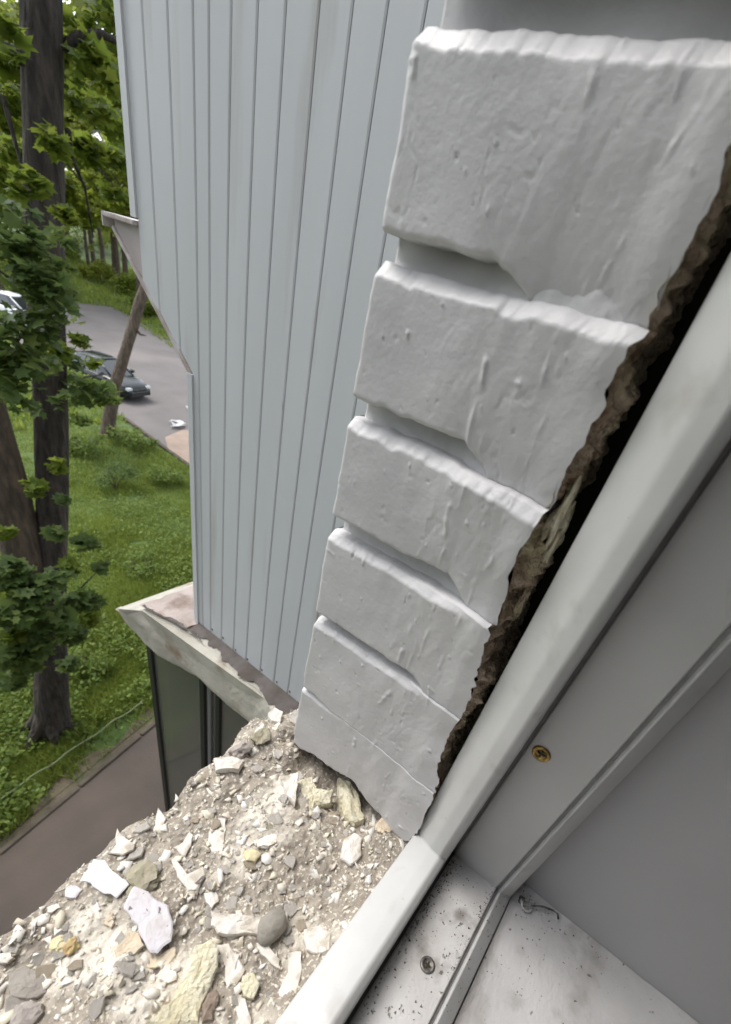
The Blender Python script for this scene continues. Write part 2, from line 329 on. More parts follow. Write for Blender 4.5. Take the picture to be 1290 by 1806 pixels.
# thin edging wire in the lawn
fr = thing('lawn_edging', 'thin pale green wire edging running through the grass beside the walk', 'edging', (0.4, 5.5, GZ))
a = Vector(hit(-60, 1450, 2, GZ + 0.2)); b = Vector(hit(252, 1238, 2, GZ + 0.2))
for i in range(6):
    p = a.lerp(b, i / 5); bm = bmesh.new(); tube(bm, [(p.x, p.y, GZ - 0.02), (p.x + .01, p.y, GZ + 0.215)], 0.012, 6)
    q = from_bm('post', bm, KERB, fr); q.location = -fr.location
bm = bmesh.new(); pts = [a.lerp(b, i / 20) + Vector((0, 0.02 * math.sin(i * 1.3), 0.012 * math.sin(i * 2.1) - 0.0)) for i in range(21)]
tube(bm, pts, 0.014, 6); q = from_bm('rail', bm, mat('pale green painted wire', (0.15, 0.17, 0.075), (0.09, 0.12, 0.05), scale=3, rough=0.7), fr); q.location = -fr.location

# ================================================================== TREES
def limb_pts(a, b, n, wob, seed):
    a = Vector(a); b = Vector(b); r = random.Random(seed); out = []
    for i in range(n + 1):
        t = i / n; s = math.sin(math.pi * t)
        out.append(a.lerp(b, t) + Vector((r.uniform(-wob, wob), r.uniform(-wob, wob), r.uniform(-wob, wob))) * (s + 0.1))
    return out
def bark_tube(name, pts, rads, m, parent, n=18, rough=0.06):
    pts = [Vector(p) for p in pts]; P = []
    for i in range(len(pts) - 1):            # subdivide
        for j in range(6): P.append((pts[i].lerp(pts[i + 1], j / 6), rads[i] + (rads[i + 1] - rads[i]) * j / 6))
    P.append((pts[-1], rads[-1]))
    V = np.zeros((len(P), n + 1, 3)); ang = np.linspace(0, 2 * np.pi, n + 1)
    for i, (p, r_) in enumerate(P):
        d = (P[min(i + 1, len(P) - 1)][0] - P[max(i - 1, 0)][0]).normalized(); a = d.cross(Vector((0, 1, 0.2))).normalized(); b = d.cross(a)
        rr = r_ * (1 + rough * mnoise.noise(Vector((0, 0, p.z * 1.2))) + rough * np.array([mnoise.noise(Vector((math.cos(t) * 2.3, math.sin(t) * 2.3, p.z * 1.0))) + 0.6 * mnoise.noise(Vector((math.cos(t) * 7, math.sin(t) * 7, p.z * 2.4))) for t in ang]) * 1.6)
        V[i] = np.array(p)[None] + np.outer(np.cos(ang) * rr, np.array(a)) + np.outer(np.sin(ang) * rr, np.array(b))
    return gridobj(name, V, m, parent)
def clumps(cs, n, seed, flat=0.45):
    """cs: (x,y,z,r) leaf clumps -> n leaf centres arranged in flattened sprays"""
    r = np.random.default_rng(seed); cs = np.array(cs, float); w = cs[:, 3] ** 2; w /= w.sum()
    i = r.choice(len(cs), n, p=w); d = r.normal(0, 1, (n, 3)); d /= np.linalg.norm(d, axis=1)[:, None]; d *= (r.uniform(0, 1, n) ** 0.5)[:, None]
    d[:, 2] *= flat
    return cs[i, :3] + d * cs[i, 3:4]

# main tree: two leaning stems from one base beside the walk
Y0 = 6.45
mt = thing('leaning_tree', 'large dark trunked maple leaning beside the walk, second stem forking left', 'tree', (1.48, Y0, GZ))
tp = [hit(92, 1292, 1, Y0), hit(90, 1100, 1, Y0), hit(93, 900, 1, Y0), hit(90, 700, 1, Y0), hit(80, 500, 1, Y0), hit(78, 300, 1, Y0), hit(75, 100, 1, Y0), hit(68, -150, 1, Y0), hit(60, -500, 1, Y0)]
tp[0][2] = GZ - 0.1
tr = [0.28, 0.19, 0.175, 0.17, 0.17, 0.165, 0.16, 0.14, 0.10]
q = bark_tube('trunk', tp, tr, BARK, mt, 24); q.location = -mt.location
fl = Vector(tp[0])
for i in range(6):                           # root flare
    an = i * 1.05 + 0.3; bm = bmesh.new()
    tube(bm, [fl + Vector((0, 0, 0.7)), fl + Vector((math.cos(an) * .22, math.sin(an) * .22, 0.3)), fl + Vector((math.cos(an) * .48, math.sin(an) * .48, 0.06))], [0.10, 0.10, 0.04], 8)
    q = from_bm('root', bm, BARK, mt, True); q.location = -mt.location
sp = [hit(92, 1180, 1, Y0 + .02), hit(70, 1090, 1, Y0 + .05), hit(38, 960, 1, Y0 + .1), hit(5, 830, 1, Y0 + .2), hit(-30, 700, 1, Y0 + .3), hit(-70, 520, 1, Y0 + .4)]
q = bark_tube('trunk', sp, [0.17, 0.23, 0.235, 0.22, 0.20, 0.18], BARK2, mt, 18); q.location = -mt.location; q['label'] = 'browner stem forking off to the left'
def branch(pix, Yd, r0, parent, m=BARK, nm='branch'):
    pts = [hit(px, py, 1, yy) for (px, py), yy in zip(pix, Yd)]
    bm = bmesh.new(); n = len(pts); tube(bm, pts, [r0 * (1 - 0.8 * i / (n - 1)) for i in range(n)], 7)
    q = from_bm(nm, bm, m, parent, True); q.location = -parent.location
branch([(112, 85), (140, 66), (180, 60), (215, 78), (240, 100)], [6.4, 6.3, 6.2, 6.2, 6.2], 0.055, mt)
branch([(35, 100), (15, 85), (-20, 60)], [6.4, 6.3, 6.2], 0.06, mt)
branch([(120, 230), (128, 280), (150, 330), (165, 420)], [6.5, 6.7, 6.9, 7.0], 0.030, mt)
branch([(5, 170), (22, 230), (38, 290), (30, 330)], [7.2, 7.1, 7.0, 7.0], 0.03, mt)
branch([(60, 520), (30, 500), (-10, 470)], [6.3, 6.1, 5.9], 0.03, mt)
branch([(95, 1080), (130, 1050), (170, 1010)], [6.3, 6.1, 5.9], 0.025, mt)
branch([(80, 1010), (40, 1060), (0, 1090)], [6.3, 6.0, 5.8], 0.025, mt)
branch([(118, 690), (150, 665), (190, 660)], [6.5, 6.7, 6.9], 0.02, mt)
def cl(px, py, Y, r_): p = hit(px, py, 1, Y); return (p[0], p[1], p[2], r_)
near = [cl(-5, 40, 5.4, .16), cl(20, 90, 5.2, .08), cl(165, 105, 6.2, .22), cl(200, 40, 6.6, .30), cl(135, 175, 6.6, .16), cl(30, 340, 5.9, .10), cl(210, 140, 6.0, .16),
        cl(20, 400, 5.5, .30), cl(60, 430, 5.4, .20), cl(30, 470, 5.3, .25), cl(85, 500, 5.2, .22), cl(95, 540, 5.1, .20), cl(60, 560, 5.2, .18), cl(120, 520, 5.3, .12), cl(10, 610, 5.3, .30), cl(40, 650, 5.2, .25), cl(30, 700, 5.1, .18), cl(20, 570, 5.2, .18),
        cl(100, 420, 5.6, .14), cl(105, 470, 5.5, .14), cl(70, 590, 5.2, .14), cl(185, 690, 6.2, .16), cl(125, 560, 5.8, .12), cl(135, 640, 6.2, .10), cl(110, 710, 5.8, .14), cl(150, 690, 6.2, .22), cl(60, 720, 5.6, .12), cl(90, 640, 5.4, .10)]
low = [cl(20, 1010, 5.2, .22), cl(60, 1040, 5.0, .22), cl(100, 1020, 5.1, .16), cl(130, 1060, 5.2, .18), cl(30, 1080, 4.9, .22), cl(90, 1100, 4.9, .25), cl(60, 1140, 4.8, .2), cl(130, 1120, 5.0, .16), cl(10, 1150, 4.9, .2), cl(160, 1060, 5.3, .14),
       cl(150, 960, 5.6, .14), cl(100, 940, 5.4, .10), cl(180, 1000, 5.6, .10), cl(20, 1200, 5.0, .16), cl(120, 1170, 5.0, .12), cl(110, 880, 5.6, .08), cl(40, 1175, 4.9, .16)]
V, kk = leafsoup(clumps(near[:7], 330, 20, .8), 0.6, 0.13, 19, 'maple'); q = soup('crown', V, kk, LEAF_M, mt); q.location = -mt.location
V, kk = leafsoup(clumps(near[7:], 760, 21, .8), 0.55, 0.125, 22, 'maple'); q = soup('crown', V, kk, LEAF_D, mt); q.location = -mt.location
V, kk = leafsoup(clumps(low, 1350, 23, .75), 0.5, 0.125, 24, 'maple'); q = soup('crown', V, kk, LEAF_D, mt); q.location = -mt.location; q['label'] = 'low leafy sprays hanging across the foot of the trunk'
up = [cl(x_, y_, Yd, r_) for x_, y_, Yd, r_ in [(190, 210, 7.5, .35), (150, 260, 8, .35), (210, 280, 8, .3), (20, 180, 7.5, .35), (30, 270, 8, .3), (160, 190, 7, .25), (10, 100, 7, .3), (215, 20, 7.5, .3), (130, 40, 7.8, .25), (200, 340, 8, .2)]]
mid = [cl(95, 250, 6.0, .14), cl(55, 320, 5.9, .14), cl(115, 380, 6.0, .12), cl(105, 620, 5.7, .13), cl(60, 860, 5.7, .12), cl(100, 820, 5.8, .10), cl(155, 1090, 5.4, .16), cl(25, 1120, 5.0, .18), cl(75, 1030, 5.2, .16), cl(120, 1000, 5.6, .14), cl(10, 640, 5.4, .2), cl(60, 470, 5.5, .16), cl(140, 600, 6.1, .10), cl(10, 940, 5.6, .10), cl(165, 640, 6.4, .10)]
V, kk = leafsoup(clumps(mid, 900, 35, .8), 0.6, 0.11, 36, 'maple'); q = soup('crown', V, kk, LEAF_M, mt); q.location = -mt.location; q['label'] = 'lighter leafy twigs across the trunk'
V, kk = leafsoup(clumps(up, 1300, 25), 0.6, 0.13, 26, 'maple'); q = soup('crown', V, kk, LEAF_M, mt); q.location = -mt.location; q['label'] = 'lighter green upper foliage'
# the crown far above the frame that shades the trunk
top = [(3.2 + rnd.uniform(-2.2, 1.2), 7.6 + rnd.uniform(-1.2, 2.5), rnd.uniform(3.2, 6.5), rnd.uniform(.5, .9)) for i in range(26)]
V, kk = leafsoup(clumps(top, 5000, 27, 0.7), 0.6, 0.17, 28, 'oval'); q = soup('crown', V, kk, LEAF_M, mt); q.location = -mt.location

# slanting tree beside the dark car
st = thing('slanting_tree', 'slim brown tree slanting across the dark parked car', 'tree', (9.35, 18.8, GZ))
sp = [hit(192, 782, 1, 18.8), hit(193, 740, 1, 18.8), hit(203, 680, 1, 18.8), hit(217, 635, 1, 18.8), hit(234, 580, 1, 18.8), hit(246, 535, 1, 18.8), hit(262, 490, 1, 18.9), hit(285, 430, 1, 19), hit(300, 330, 1, 19)]
sp[0][2] = GZ - 0.1
q = bark_tube('trunk', sp, [.32, .24, .20, .19, .18, .17, .155, .13, .1], BARK2, st, 16); q.location = -st.location
branch([(235, 575), (248, 590), (258, 592)], [18.7, 18.6, 18.5], 0.07, st, BARK2)
branch([(262, 490), (240, 440), (225, 400)], [18.9, 18.7, 18.5], 0.09, st, BARK2)
cc = [cl(140, 668, 17.3, .40), cl(185, 680, 17.0, .35), cl(125, 660, 17.0, .35), cl(160, 685, 17.5, .6), cl(130, 700, 17.5, .6), cl(175, 705, 17.5, .45), cl(140, 740, 17.3, .4), cl(200, 705, 17.2, .35)]
V, kk = leafsoup(clumps(cc, 1900, 41), 0.6, 0.17, 42, 'oval'); q = soup('crown', V, kk, WEED, st); q.location = -st.location; q['label'] = 'leafy low shoots around the trunk'
cc = [(sp[-1][0] + rnd.uniform(-1.5, 3.5), 19 + rnd.uniform(-2, 3), rnd.uniform(1.0, 5), rnd.uniform(.7, 1.2)) for i in range(24)]
V, kk = leafsoup(clumps(cc, 4500, 43, 0.7), 0.6, 0.28, 44, 'quad'); q = soup('crown', V, kk, LEAF_M, st); q.location = -st.location

# unseen trees, added behind the camera to cut low sky light on the pier
def side_tree(label, x, y, seed):
    t = thing('unseen_blocker_tree', label, 'tree', (x, y, GZ)); R_ = random.Random(seed)
    bark_tube('trunk', limb_pts((0, 0, -.1), (.3, -.2, 11), 5, .15, seed), [.24, .22, .2, .17, .13, .08], BARK, t, 12)
    cs = [(R_.uniform(-2.6, 2.6), R_.uniform(-2.6, 2.6), R_.uniform(2.6, 13.5), R_.uniform(.6, 1.1)) for i in range(60)]
    V, kk = leafsoup(clumps(cs, 5200, seed, .75), .7, .42, seed + 1, 'quad'); soup('crown', V, kk, LEAF_M, t)
side_tree('unseen leafy tree added left of the window to block low sky light', -4.5, 8.0, 801)
side_tree('unseen leafy tree added farther left to block low sky light', -9.5, 7.0, 811)
side_tree('unseen leafy tree added farthest left to block low sky light', -15, 8.5, 821)

# dark low shrub in the lawn
def shrub(name, label, px, py, h, w, n, m, seed, cat='shrub', leaf=0.09):
    p = hit(px, py, 2, GZ); t = thing(name, label, cat, tuple(p)); r = random.Random(seed)
    for i in range(6):
        an = r.uniform(0, 6.28); bm = bmesh.new()
        tube(bm, [(0, 0, -0.03), (math.cos(an) * w * .25, math.sin(an) * w * .25, h * .5), (math.cos(an) * w * .6, math.sin(an) * w * .6, h * .85)], [0.018, 0.012, 0.005], 5)
        from_bm('stem', bm, BARK2, t)
    cs = [(r.uniform(-w, w) * .8, r.uniform(-w, w) * .8, h * r.uniform(.3, .9), w * r.uniform(.25, .5)) for i in range(14)]
    V, kk = leafsoup(clumps(cs, n, seed, .7), .6, leaf, seed + 1, 'oval'); soup('foliage', V, kk, m, t)
    return t
shrub('low_shrub', 'dark rounded low shrub in the middle of the lawn', 205, 865, .75, .62, 1000, LEAF_D, 51)
shrub('leafy_weed', 'tall pale green weeds right of the slanting tree foot', 238, 790, .7, .8, 900, WEED, 53, 'weeds', .13)
shrub('leafy_weed', 'pale weeds left of the slanting tree foot, beside the big trunk', 150, 800, .6, .8, 800, WEED, 57, 'weeds', .13)
shrub('leafy_weed', 'green weeds along the road edge above the bright lawn', 285, 850, .5, .6, 700, WEED, 59, 'weeds', .11)
shrub('leafy_weed', 'clump of weeds nearest the foot of the big trunk', 165, 1180, .4, .45, 700, WEED, 61, 'weeds', .08)
shrub('leafy_weed', 'weeds in the lawn left of the siding lower corner', 250, 1010, .35, .5, 600, WEED, 63, 'weeds', .08)

# background trees
def bg_tree(label, x, y, h, r_, n, m, seed, trunk=.2, bark=BARK2, leaf=.45, zlo=.25):
    t = thing('park_tree', label, 'tree', (x, y, GZ), 0, 'trees behind the road'); R = random.Random(seed)
    pts = limb_pts((0, 0, -.1), (R.uniform(-.8, .8), R.uniform(-.6, .6), h * .8), 5, .25, seed); 
    bark_tube('trunk', pts, [trunk * (1.15 - .15 * i) for i in range(6)], bark, t, 10)
    for i in range(4):
        z = h * R.uniform(.3, .6); an = R.uniform(0, 6.28); bm = bmesh.new()
        tube(bm, [(0, 0, z), (math.cos(an) * r_ * .4, math.sin(an) * r_ * .4, z + h * .12), (math.cos(an) * r_ * .85, math.sin(an) * r_ * .85, z + h * .2)], [trunk * .45, trunk * .3, trunk * .1], 6)
        from_bm('branch', bm, bark, t, True)
    cs = []
    for i in range(34):
        an = R.uniform(0, 6.28); zz = R.uniform(zlo, 1.0); rr = r_ * math.sqrt(R.random()) * (1.05 - .5 * max(0, zz - .4)) ; cs.append((math.cos(an) * rr, math.sin(an) * rr, zz * h, r_ * R.uniform(.16, .32)))
    V, kk = leafsoup(clumps(cs, n, seed, .7), .7, leaf, seed + 5, 'quad'); soup('crown', V, kk, m, t)
    return t
BG = [(25.2, 42.5, 13, 3.6, LEAF_Y, 'yellow green tree just right of the big trunk, nearest beyond the road end', .16, .34, 4500, .42),
      (28.5, 48, 15, 4.2, LEAF_M, 'bushy green tree close against the siding edge', .2, .36, 5500, .38),
      (23.5, 52, 16, 4.5, LEAF_Y, 'pale yellow green tree seen between big trunk and siding', .2, .42, 5000, .36),
      (33, 58, 17, 5, LEAF_M, 'tall mid green tree behind the siding edge', .25, .45, 5200, .3),
      (29, 66, 18, 5.5, LEAF_Y, 'tall light tree at the far end of the road', .25, .5, 5200, .25),
      (17.5, 48, 14, 4, LEAF_Y, 'yellow green tree left of the big trunk', .18, .36, 4600, .42),
      (15, 48.5, 15, 4.0, LEAF_M, 'green tree at the left picture edge behind the white car', .2, .36, 4800, .45),
      (20, 62, 18, 5, LEAF_M, 'tall green tree far behind the big trunk', .22, .48, 5000, .25),
      (38, 74, 20, 6, LEAF_Y, 'farthest light green tree near the siding', .25, .6, 5000, .2),
      (27, 82, 21, 6.5, LEAF_M, 'farthest dark green tree between the stems', .25, .65, 5200, .15),
      (40, 92, 22, 7, LEAF_M, 'broad distant tree closing the view right', .3, .75, 5000, .1),
      (31, 98, 22, 7, LEAF_Y, 'broad distant tree closing the view in the middle', .3, .75, 5000, .1),
      (22, 95, 22, 7, LEAF_M, 'broad distant tree closing the view left', .3, .75, 5000, .1),
      (50, 105, 24, 8, LEAF_M, 'distant tree mostly behind the siding', .3, .85, 4500, .1)]
for i, (x_, y_, h, r_, m, lb, tk, lf, n, zl) in enumerate(BG):
    bg_tree(lb, x_, y_, h, r_, n, m, 100 + i * 7, tk, BARK2, lf, zl)
for i, (px, py, Yd, hh, rr_x, lb) in enumerate([(182, 478, 60, 9, .13, 'slim bare trunk between the bushes right of the big trunk'), (206, 492, 56, 9, .22, 'thicker brown trunk standing left of the sill board corner'), (157, 470, 62, 8, .1, 'thin dark sapling trunk right of the big trunk')]):
    p = hit(px, py, 2, GZ); t = thing('bare_trunk', lb, 'tree', (p[0], p[1], GZ), 0, 'bare trunks at the road end')
    pts = limb_pts((0, 0, -.1), (.5, 0, hh), 4, .2, i + 5); bark_tube('trunk', pts, [rr_x * 1.7 * (1.2 - .15 * j) for j in range(5)], BARK2, t, 9)
for i, (px, py, hh, ww, m, lb) in enumerate([(140, 465, 2.4, 2.2, LEAF_M, 'green bush at the far road end beside the big trunk'), (180, 500, 1.6, 1.8, LEAF_Y, 'yellow green bush on the far verge'), (230, 520, 1.6, 1.8, LEAF_M, 'green bush on the verge behind the slanting tree'), (210, 455, 3.5, 3.0, LEAF_M, 'tall dark bush behind the bare trunks'), (262, 560, 1.1, 1.0, LEAF_M, 'small green bush tucked beside the sloping siding edge'), (165, 440, 4, 3.5, LEAF_Y, 'broad bush farthest down the road')]):
    p = hit(px, py, 2, GZ)
    shrub('bush', lb, px, py, hh, ww, 2200, m, 200 + i * 3, 'bush', .28)

# ================================================================== CARS
def car(label, loc, rz, paint, sc=1.0):
    t = thing('parked_car', label, 'car', loc, rz)
    GL = MATS.get('car glass') or mat('car glass', (0.02, 0.025, 0.028), rough=0.06, spec=1.0)
    RUB = mat('tyre rubber', (0.02, 0.02, 0.02), rough=0.85); RIM = mat('alloy rim', (0.45, 0.45, 0.46), rough=0.35, metallic=0.8)
    CHR = mat('headlamp glass', (0.6, 0.62, 0.64), rough=0.15); RED = mat('red tail lamp', (0.35, 0.02, 0.02), rough=0.2)
    # body loft: x along the car, front at +x
    xs = [-2.15, -2.05, -1.7, -1.2, -.6, 0, .6, 1.1, 1.6, 1.95, 2.1, 2.16]
    hw = [.60, .74, .82, .86, .87, .87, .87, .86, .83, .76, .66, .52]
    zt = [.78, .88, .93, .95, .95, .94, .93, .91, .82, .72, .62, .52]
    zb = [.42, .30, .24, .22, .2, .2, .2, .22, .24, .26, .30, .38]
    rows = []
    for x_, w_, a_, b_ in zip(xs, hw, zt, zb):
        rows.append([(x_, -w_ * .90, b_), (x_, -w_, b_ + .12), (x_, -w_ * 1.0, (a_ + b_) / 2 + .05), (x_, -w_ * .95, a_ - .06), (x_, -w_ * .78, a_), (x_, 0, a_ + .03), (x_, w_ * .78, a_), (x_, w_ * .95, a_ - .06), (x_, w_, (a_ + b_) / 2 + .05), (x_, w_, b_ + .12), (x_, w_ * .90, b_), (x_, 0, b_)])
    bm = bmesh.new(); R = [[bm.verts.new(p) for p in row] for row in rows]; n = 12
    for i in range(len(R) - 1):
        for k_ in range(n): bm.faces.new((R[i][k_], R[i][(k_ + 1) % n], R[i + 1][(k_ + 1) % n], R[i + 1][k_]))
    bm.faces.new(R[0]); bm.faces.new(R[-1])
    bmesh.ops.subdivide_edges(bm, edges=bm.edges[:], cuts=1, use_grid_fill=True, smooth=0.6)
    from_bm('body', bm, paint, t, True)
    # cabin: glass shell with a painted roof and pillars
    base = [(-1.55, .80, .93), (1.15, .80, .90)]; 
    gb = bmesh.new()
    lowr = [(-1.75, -.66, .92), (-1.2, -.76, .94), (.6, -.76, .92), (1.18, -.62, .90), (1.18, .62, .90), (.6, .76, .92), (-1.2, .76, .94), (-1.75, .66, .92)]
    topr = [(-1.1, -.50, 1.38), (-.8, -.56, 1.42), (.15, -.56, 1.43), (.38, -.50, 1.40), (.38, .50, 1.40), (.15, .56, 1.43), (-.8, .56, 1.42), (-1.1, .50, 1.38)]
    A = [gb.verts.new(p) for p in lowr]; B = [gb.verts.new(p) for p in topr]
    for k_ in range(8): gb.faces.new((A[k_], A[(k_ + 1) % 8], B[(k_ + 1) % 8], B[k_]))
    gb.faces.new(B); from_bm('window', gb, GL, t)
    rb = bmesh.new(); rt = [(p[0] * 1.02, p[1] * 1.04, p[2] + .012) for p in topr]; C_ = [rb.verts.new(p) for p in rt]; D_ = [rb.verts.new((p[0] * .8, p[1] * .8, p[2] + .05)) for p in rt]
    for k_ in range(8): rb.faces.new((C_[k_], C_[(k_ + 1) % 8], D_[(k_ + 1) % 8], D_[k_]))
    rb.faces.new(D_); rb.faces.new(C_[::-1]); from_bm('roof', rb, paint, t, True)
    for s in (-1, 1):
        for a_, b_ in ((0, 0), (3, 3)):
            la = lowr[a_]; ta = topr[b_]; pb = bmesh.new(); tube(pb, [(la[0], s * abs(la[1]) * 1.01, la[2]), (ta[0], s * abs(ta[1]) * 1.02, ta[2] + .01)], [.045, .035], 6); from_bm('pillar', pb, paint, t, True)
        pb = bmesh.new(); tube(pb, [(-.3, s * .775, .93), (-.3, s * .57, 1.42)], [.035, .03], 6); from_bm('pillar', pb, paint, t, True)
        mb = bmesh.new(); box_bm(mb, .75, .95, s * .9 - .1, s * .9 + .1, .93, 1.06, .03); from_bm('wing_mirror', mb, paint, t, True)
        hb = bmesh.new(); box_bm(hb, 1.93, 2.12, s * .56 - .15, s * .56 + .15, .55, .68, .03); from_bm('headlight', hb, CHR, t)
        hb = bmesh.new(); box_bm(hb, -2.14, -2.0, s * .60 - .12, s * .60 + .12, .66, .82, .03); from_bm('tail_light', hb, RED, t)
        for wx in (-1.32, 1.35):
            wb_ = bmesh.new(); bmesh.ops.create_cone(wb_, cap_ends=True, segments=24, radius1=.31, radius2=.31, depth=.2)
            bmesh.ops.rotate(wb_, verts=wb_.verts, matrix=Matrix.Rotation(math.pi / 2, 3, 'X'), cent=(0, 0, 0)); bmesh.ops.translate(wb_, verts=wb_.verts, vec=(wx, s * .78, .31))
            wh = from_bm('wheel', wb_, RUB, t)
            wb_ = bmesh.new(); bmesh.ops.create_cone(wb_, cap_ends=True, segments=16, radius1=.2, radius2=.18, depth=.03)
            bmesh.ops.rotate(wb_, verts=wb_.verts, matrix=Matrix.Rotation(math.pi / 2, 3, 'X'), cent=(0, 0, 0)); bmesh.ops.translate(wb_, verts=wb_.verts, vec=(wx, s * .885, .31))
            from_bm('rim', wb_, RIM, wh)
    bb = bmesh.new(); box_bm(bb, 2.02, 2.2, -.6, .6, .3, .44, .03); from_bm('bumper', bb, mat('black car plastic', (.02, .02, .02), rough=.6), t)
    bb = bmesh.new(); box_bm(bb, 2.08, 2.19, -.4, .4, .5, .6, .02); from_bm('grille', bb, MATS['black car plastic'], t)
    t.scale = (sc, sc, sc)
    return t
DPAINT = mat('dark green black car paint', (0.006, 0.010, 0.009), rough=0.22, spec=0.5)
WPAINT = mat('white car paint', (0.75, 0.76, 0.77), rough=0.2)
c0 = hit(184, 667, 2, GZ + .5)
car('dark glossy car parked on the road behind the slanting tree', (c0[0], c0[1], GZ), math.atan2(-4.7, 1.3), DPAINT)
c1 = hit(26, 545, 2, GZ + .7)
car('white car half hidden behind leaves left of the big trunk', (c1[0], c1[1], GZ), math.atan2(-4.2, 1.9), WPAINT)

# white scraps on the road
def scrap(label, px, py, s, seed):
    p = hit(px, py, 2, GZ + .05); r = random.Random(seed); bm = bmesh.new()
    for j in range(3):
        a0 = r.uniform(0, 3); n = 7; ox, oy = r.uniform(-s, s) * .6, r.uniform(-s, s) * .6
        vs = [bm.verts.new((ox + math.cos(a0 + 6.283 * i / n) * s * r.uniform(.3, .8), oy + math.sin(a0 + 6.283 * i / n) * s * r.uniform(.15, .5), .03 + r.uniform(0, .16))) for i in range(n)]
        bm.faces.new(vs)
    q = bmesh.ops.solidify(bm, geom=bm.faces[:], thickness=.012)
    bmesh.ops.triangulate(bm, faces=bm.faces[:])
    o = from_bm('litter_scrap', bm, BWHITE, None); o.location = (p[0], p[1], GZ + .01); tag(o, label, 'litter')
scrap('crumpled white scrap on the road beside the sandy patch', 308, 748, .58, 1)
scrap('white scrap on the road touching the siding edge in view', 335, 722, .42, 2)

# ================================================================== NEIGHBOUR BALCONY (siding side)
XS = .80
bal = thing('clad_balcony', 'balcony with pale grey blue vertical metal siding and sloping outer edge', 'balcony', (XS, .7, -1.143))
def off(o): o.location = -bal.location; return o
seams = [.235, .27, .335, .40, .467, .533, .600, .667, .732, .799, .871, .936, 1.001, 1.060, 1.104, 1.178, 1.257, 1.325]
ZT = 1.35
def bot(yv):                                 # lower edge of the siding
    if yv <= 1.128: return -1.143
    return -.310 + (yv - 1.128) * .828
for a, b in zip(seams[:-1], seams[1:]):
    g_ = .0009; y0, y1 = a + g_, b - g_
    ys = [y0, y1]
    if y0 < 1.128 < y1: ys = [y0, 1.128, y1]
    prof = [(y, bot(y)) for y in ys] 
    if len(ys) == 3: prof = [(y0, -1.143), (1.128, -1.143), (1.129, -.309), (y1, bot(y1))]
    prof += [(y1, ZT), (y0, ZT)]
    ins = .0028; n = len(prof); bm = bmesh.new()
    cx = sum(p[0] for p in prof) / n
    F = [bm.verts.new((XS - .006, min(max(p[0], y0 + ins), y1 - ins), p[1])) for p in prof]
    M_ = [bm.verts.new((XS - .0035, p[0], p[1])) for p in prof]; K = [bm.verts.new((XS + .012, p[0], p[1])) for p in prof]
    bm.faces.new(F)
    for i in range(n):
        j = (i + 1) % n; bm.faces.new((F[i], F[j], M_[j], M_[i])); bm.faces.new((M_[i], M_[j], K[j], K[i]))
    # soft unevenness of the sheet
    off(from_bm('siding_panel', bm, SIDING, bal))
RUST = mat('rusty rivet', (.16, .10, .07), (.08, .06, .05), scale=200, rough=.8)
rr = random.Random(9)
for a, b in zip(seams[2:-5], seams[3:-4]):
    bm = bmesh.new(); bmesh.ops.create_uvsphere(bm, u_segments=8, v_segments=5, radius=.0042); bmesh.ops.scale(bm, vec=(.5, 1, 1.2), verts=bm.verts); q = from_bm('rivet', bm, RUST, bal, True); q.location = Vector((XS - .006, b - .010 + rr.uniform(-.004, .004), -1.128 + rr.uniform(-.006, .006))) - bal.location
off(mk('backing', [(XS + .004, .232, -1.14), (XS + .004, 1.125, -1.14), (XS + .004, 1.125, -.33), (XS + .004, 1.322, -.14), (XS + .004, 1.322, ZT), (XS + .004, .232, ZT)], [[0, 1, 2, 3, 4, 5]], SEAM, bal))
def bar(name, a, b, w, d, m, parent):        # bar in the siding plane from a=(y,z) to b
    A = Vector((0, a[0], a[1])); B = Vector((0, b[0], b[1])); t_ = (B - A).normalized(); nn = Vector((0, -t_.z, t_.y)) * w / 2
    bm = bmesh.new(); X0, X1 = XS - d, XS + .03
    q = [A - nn, A + nn, B + nn, B - nn]
    v0 = [bm.verts.new((X0, p.y, p.z)) for p in q]; v1 = [bm.verts.new((X1, p.y, p.z)) for p in q]
    bm.faces.new(v0); bm.faces.new(v1[::-1])
    for i in range(4): bm.faces.new((v0[i], v0[(i + 1) % 4], v1[(i + 1) % 4], v1[i]))
    return off(from_bm(name, bm, m, parent))
bar('corner_trim', (1.135, -1.143), (1.135, -.312), .020, .012, SIDING, bal)
bar('corner_trim', (1.332, -.03), (1.322, ZT), .022, .012, SIDING, bal)
bar('edge_trim', (1.130, -.318), (1.432, -.062), .009, .010, TRIM, bal)
# widened sill triangle and board
off(mk('side_gusset', [(XS - .004, 1.315, -.035), (XS - .004, 1.43, -.040), (XS - .004, 1.425, -.075), (XS - .004, 1.315, -.150), (XS + .02, 1.315, -.035), (XS + .02, 1.43, -.040), (XS + .02, 1.425, -.075), (XS + .02, 1.315, -.150)],
       [(0, 1, 2, 3), (7, 6, 5, 4), (0, 4, 5, 1), (1, 5, 6, 2), (2, 6, 7, 3), (3, 7, 4, 0)], mat('pinkish grey sheet metal', (0.46, 0.42, 0.42), (0.38, 0.34, 0.34), scale=9, rough=0.5), bal))
sb = box('sill_board', XS - .018, 3.8, 1.325, 1.455, -.046, -.036, TRIM, bal, .002); off(sb)
off(box('sill_lip', XS - .018, 3.8, 1.4555, 1.46, -.065, -.036, TRIM, bal))
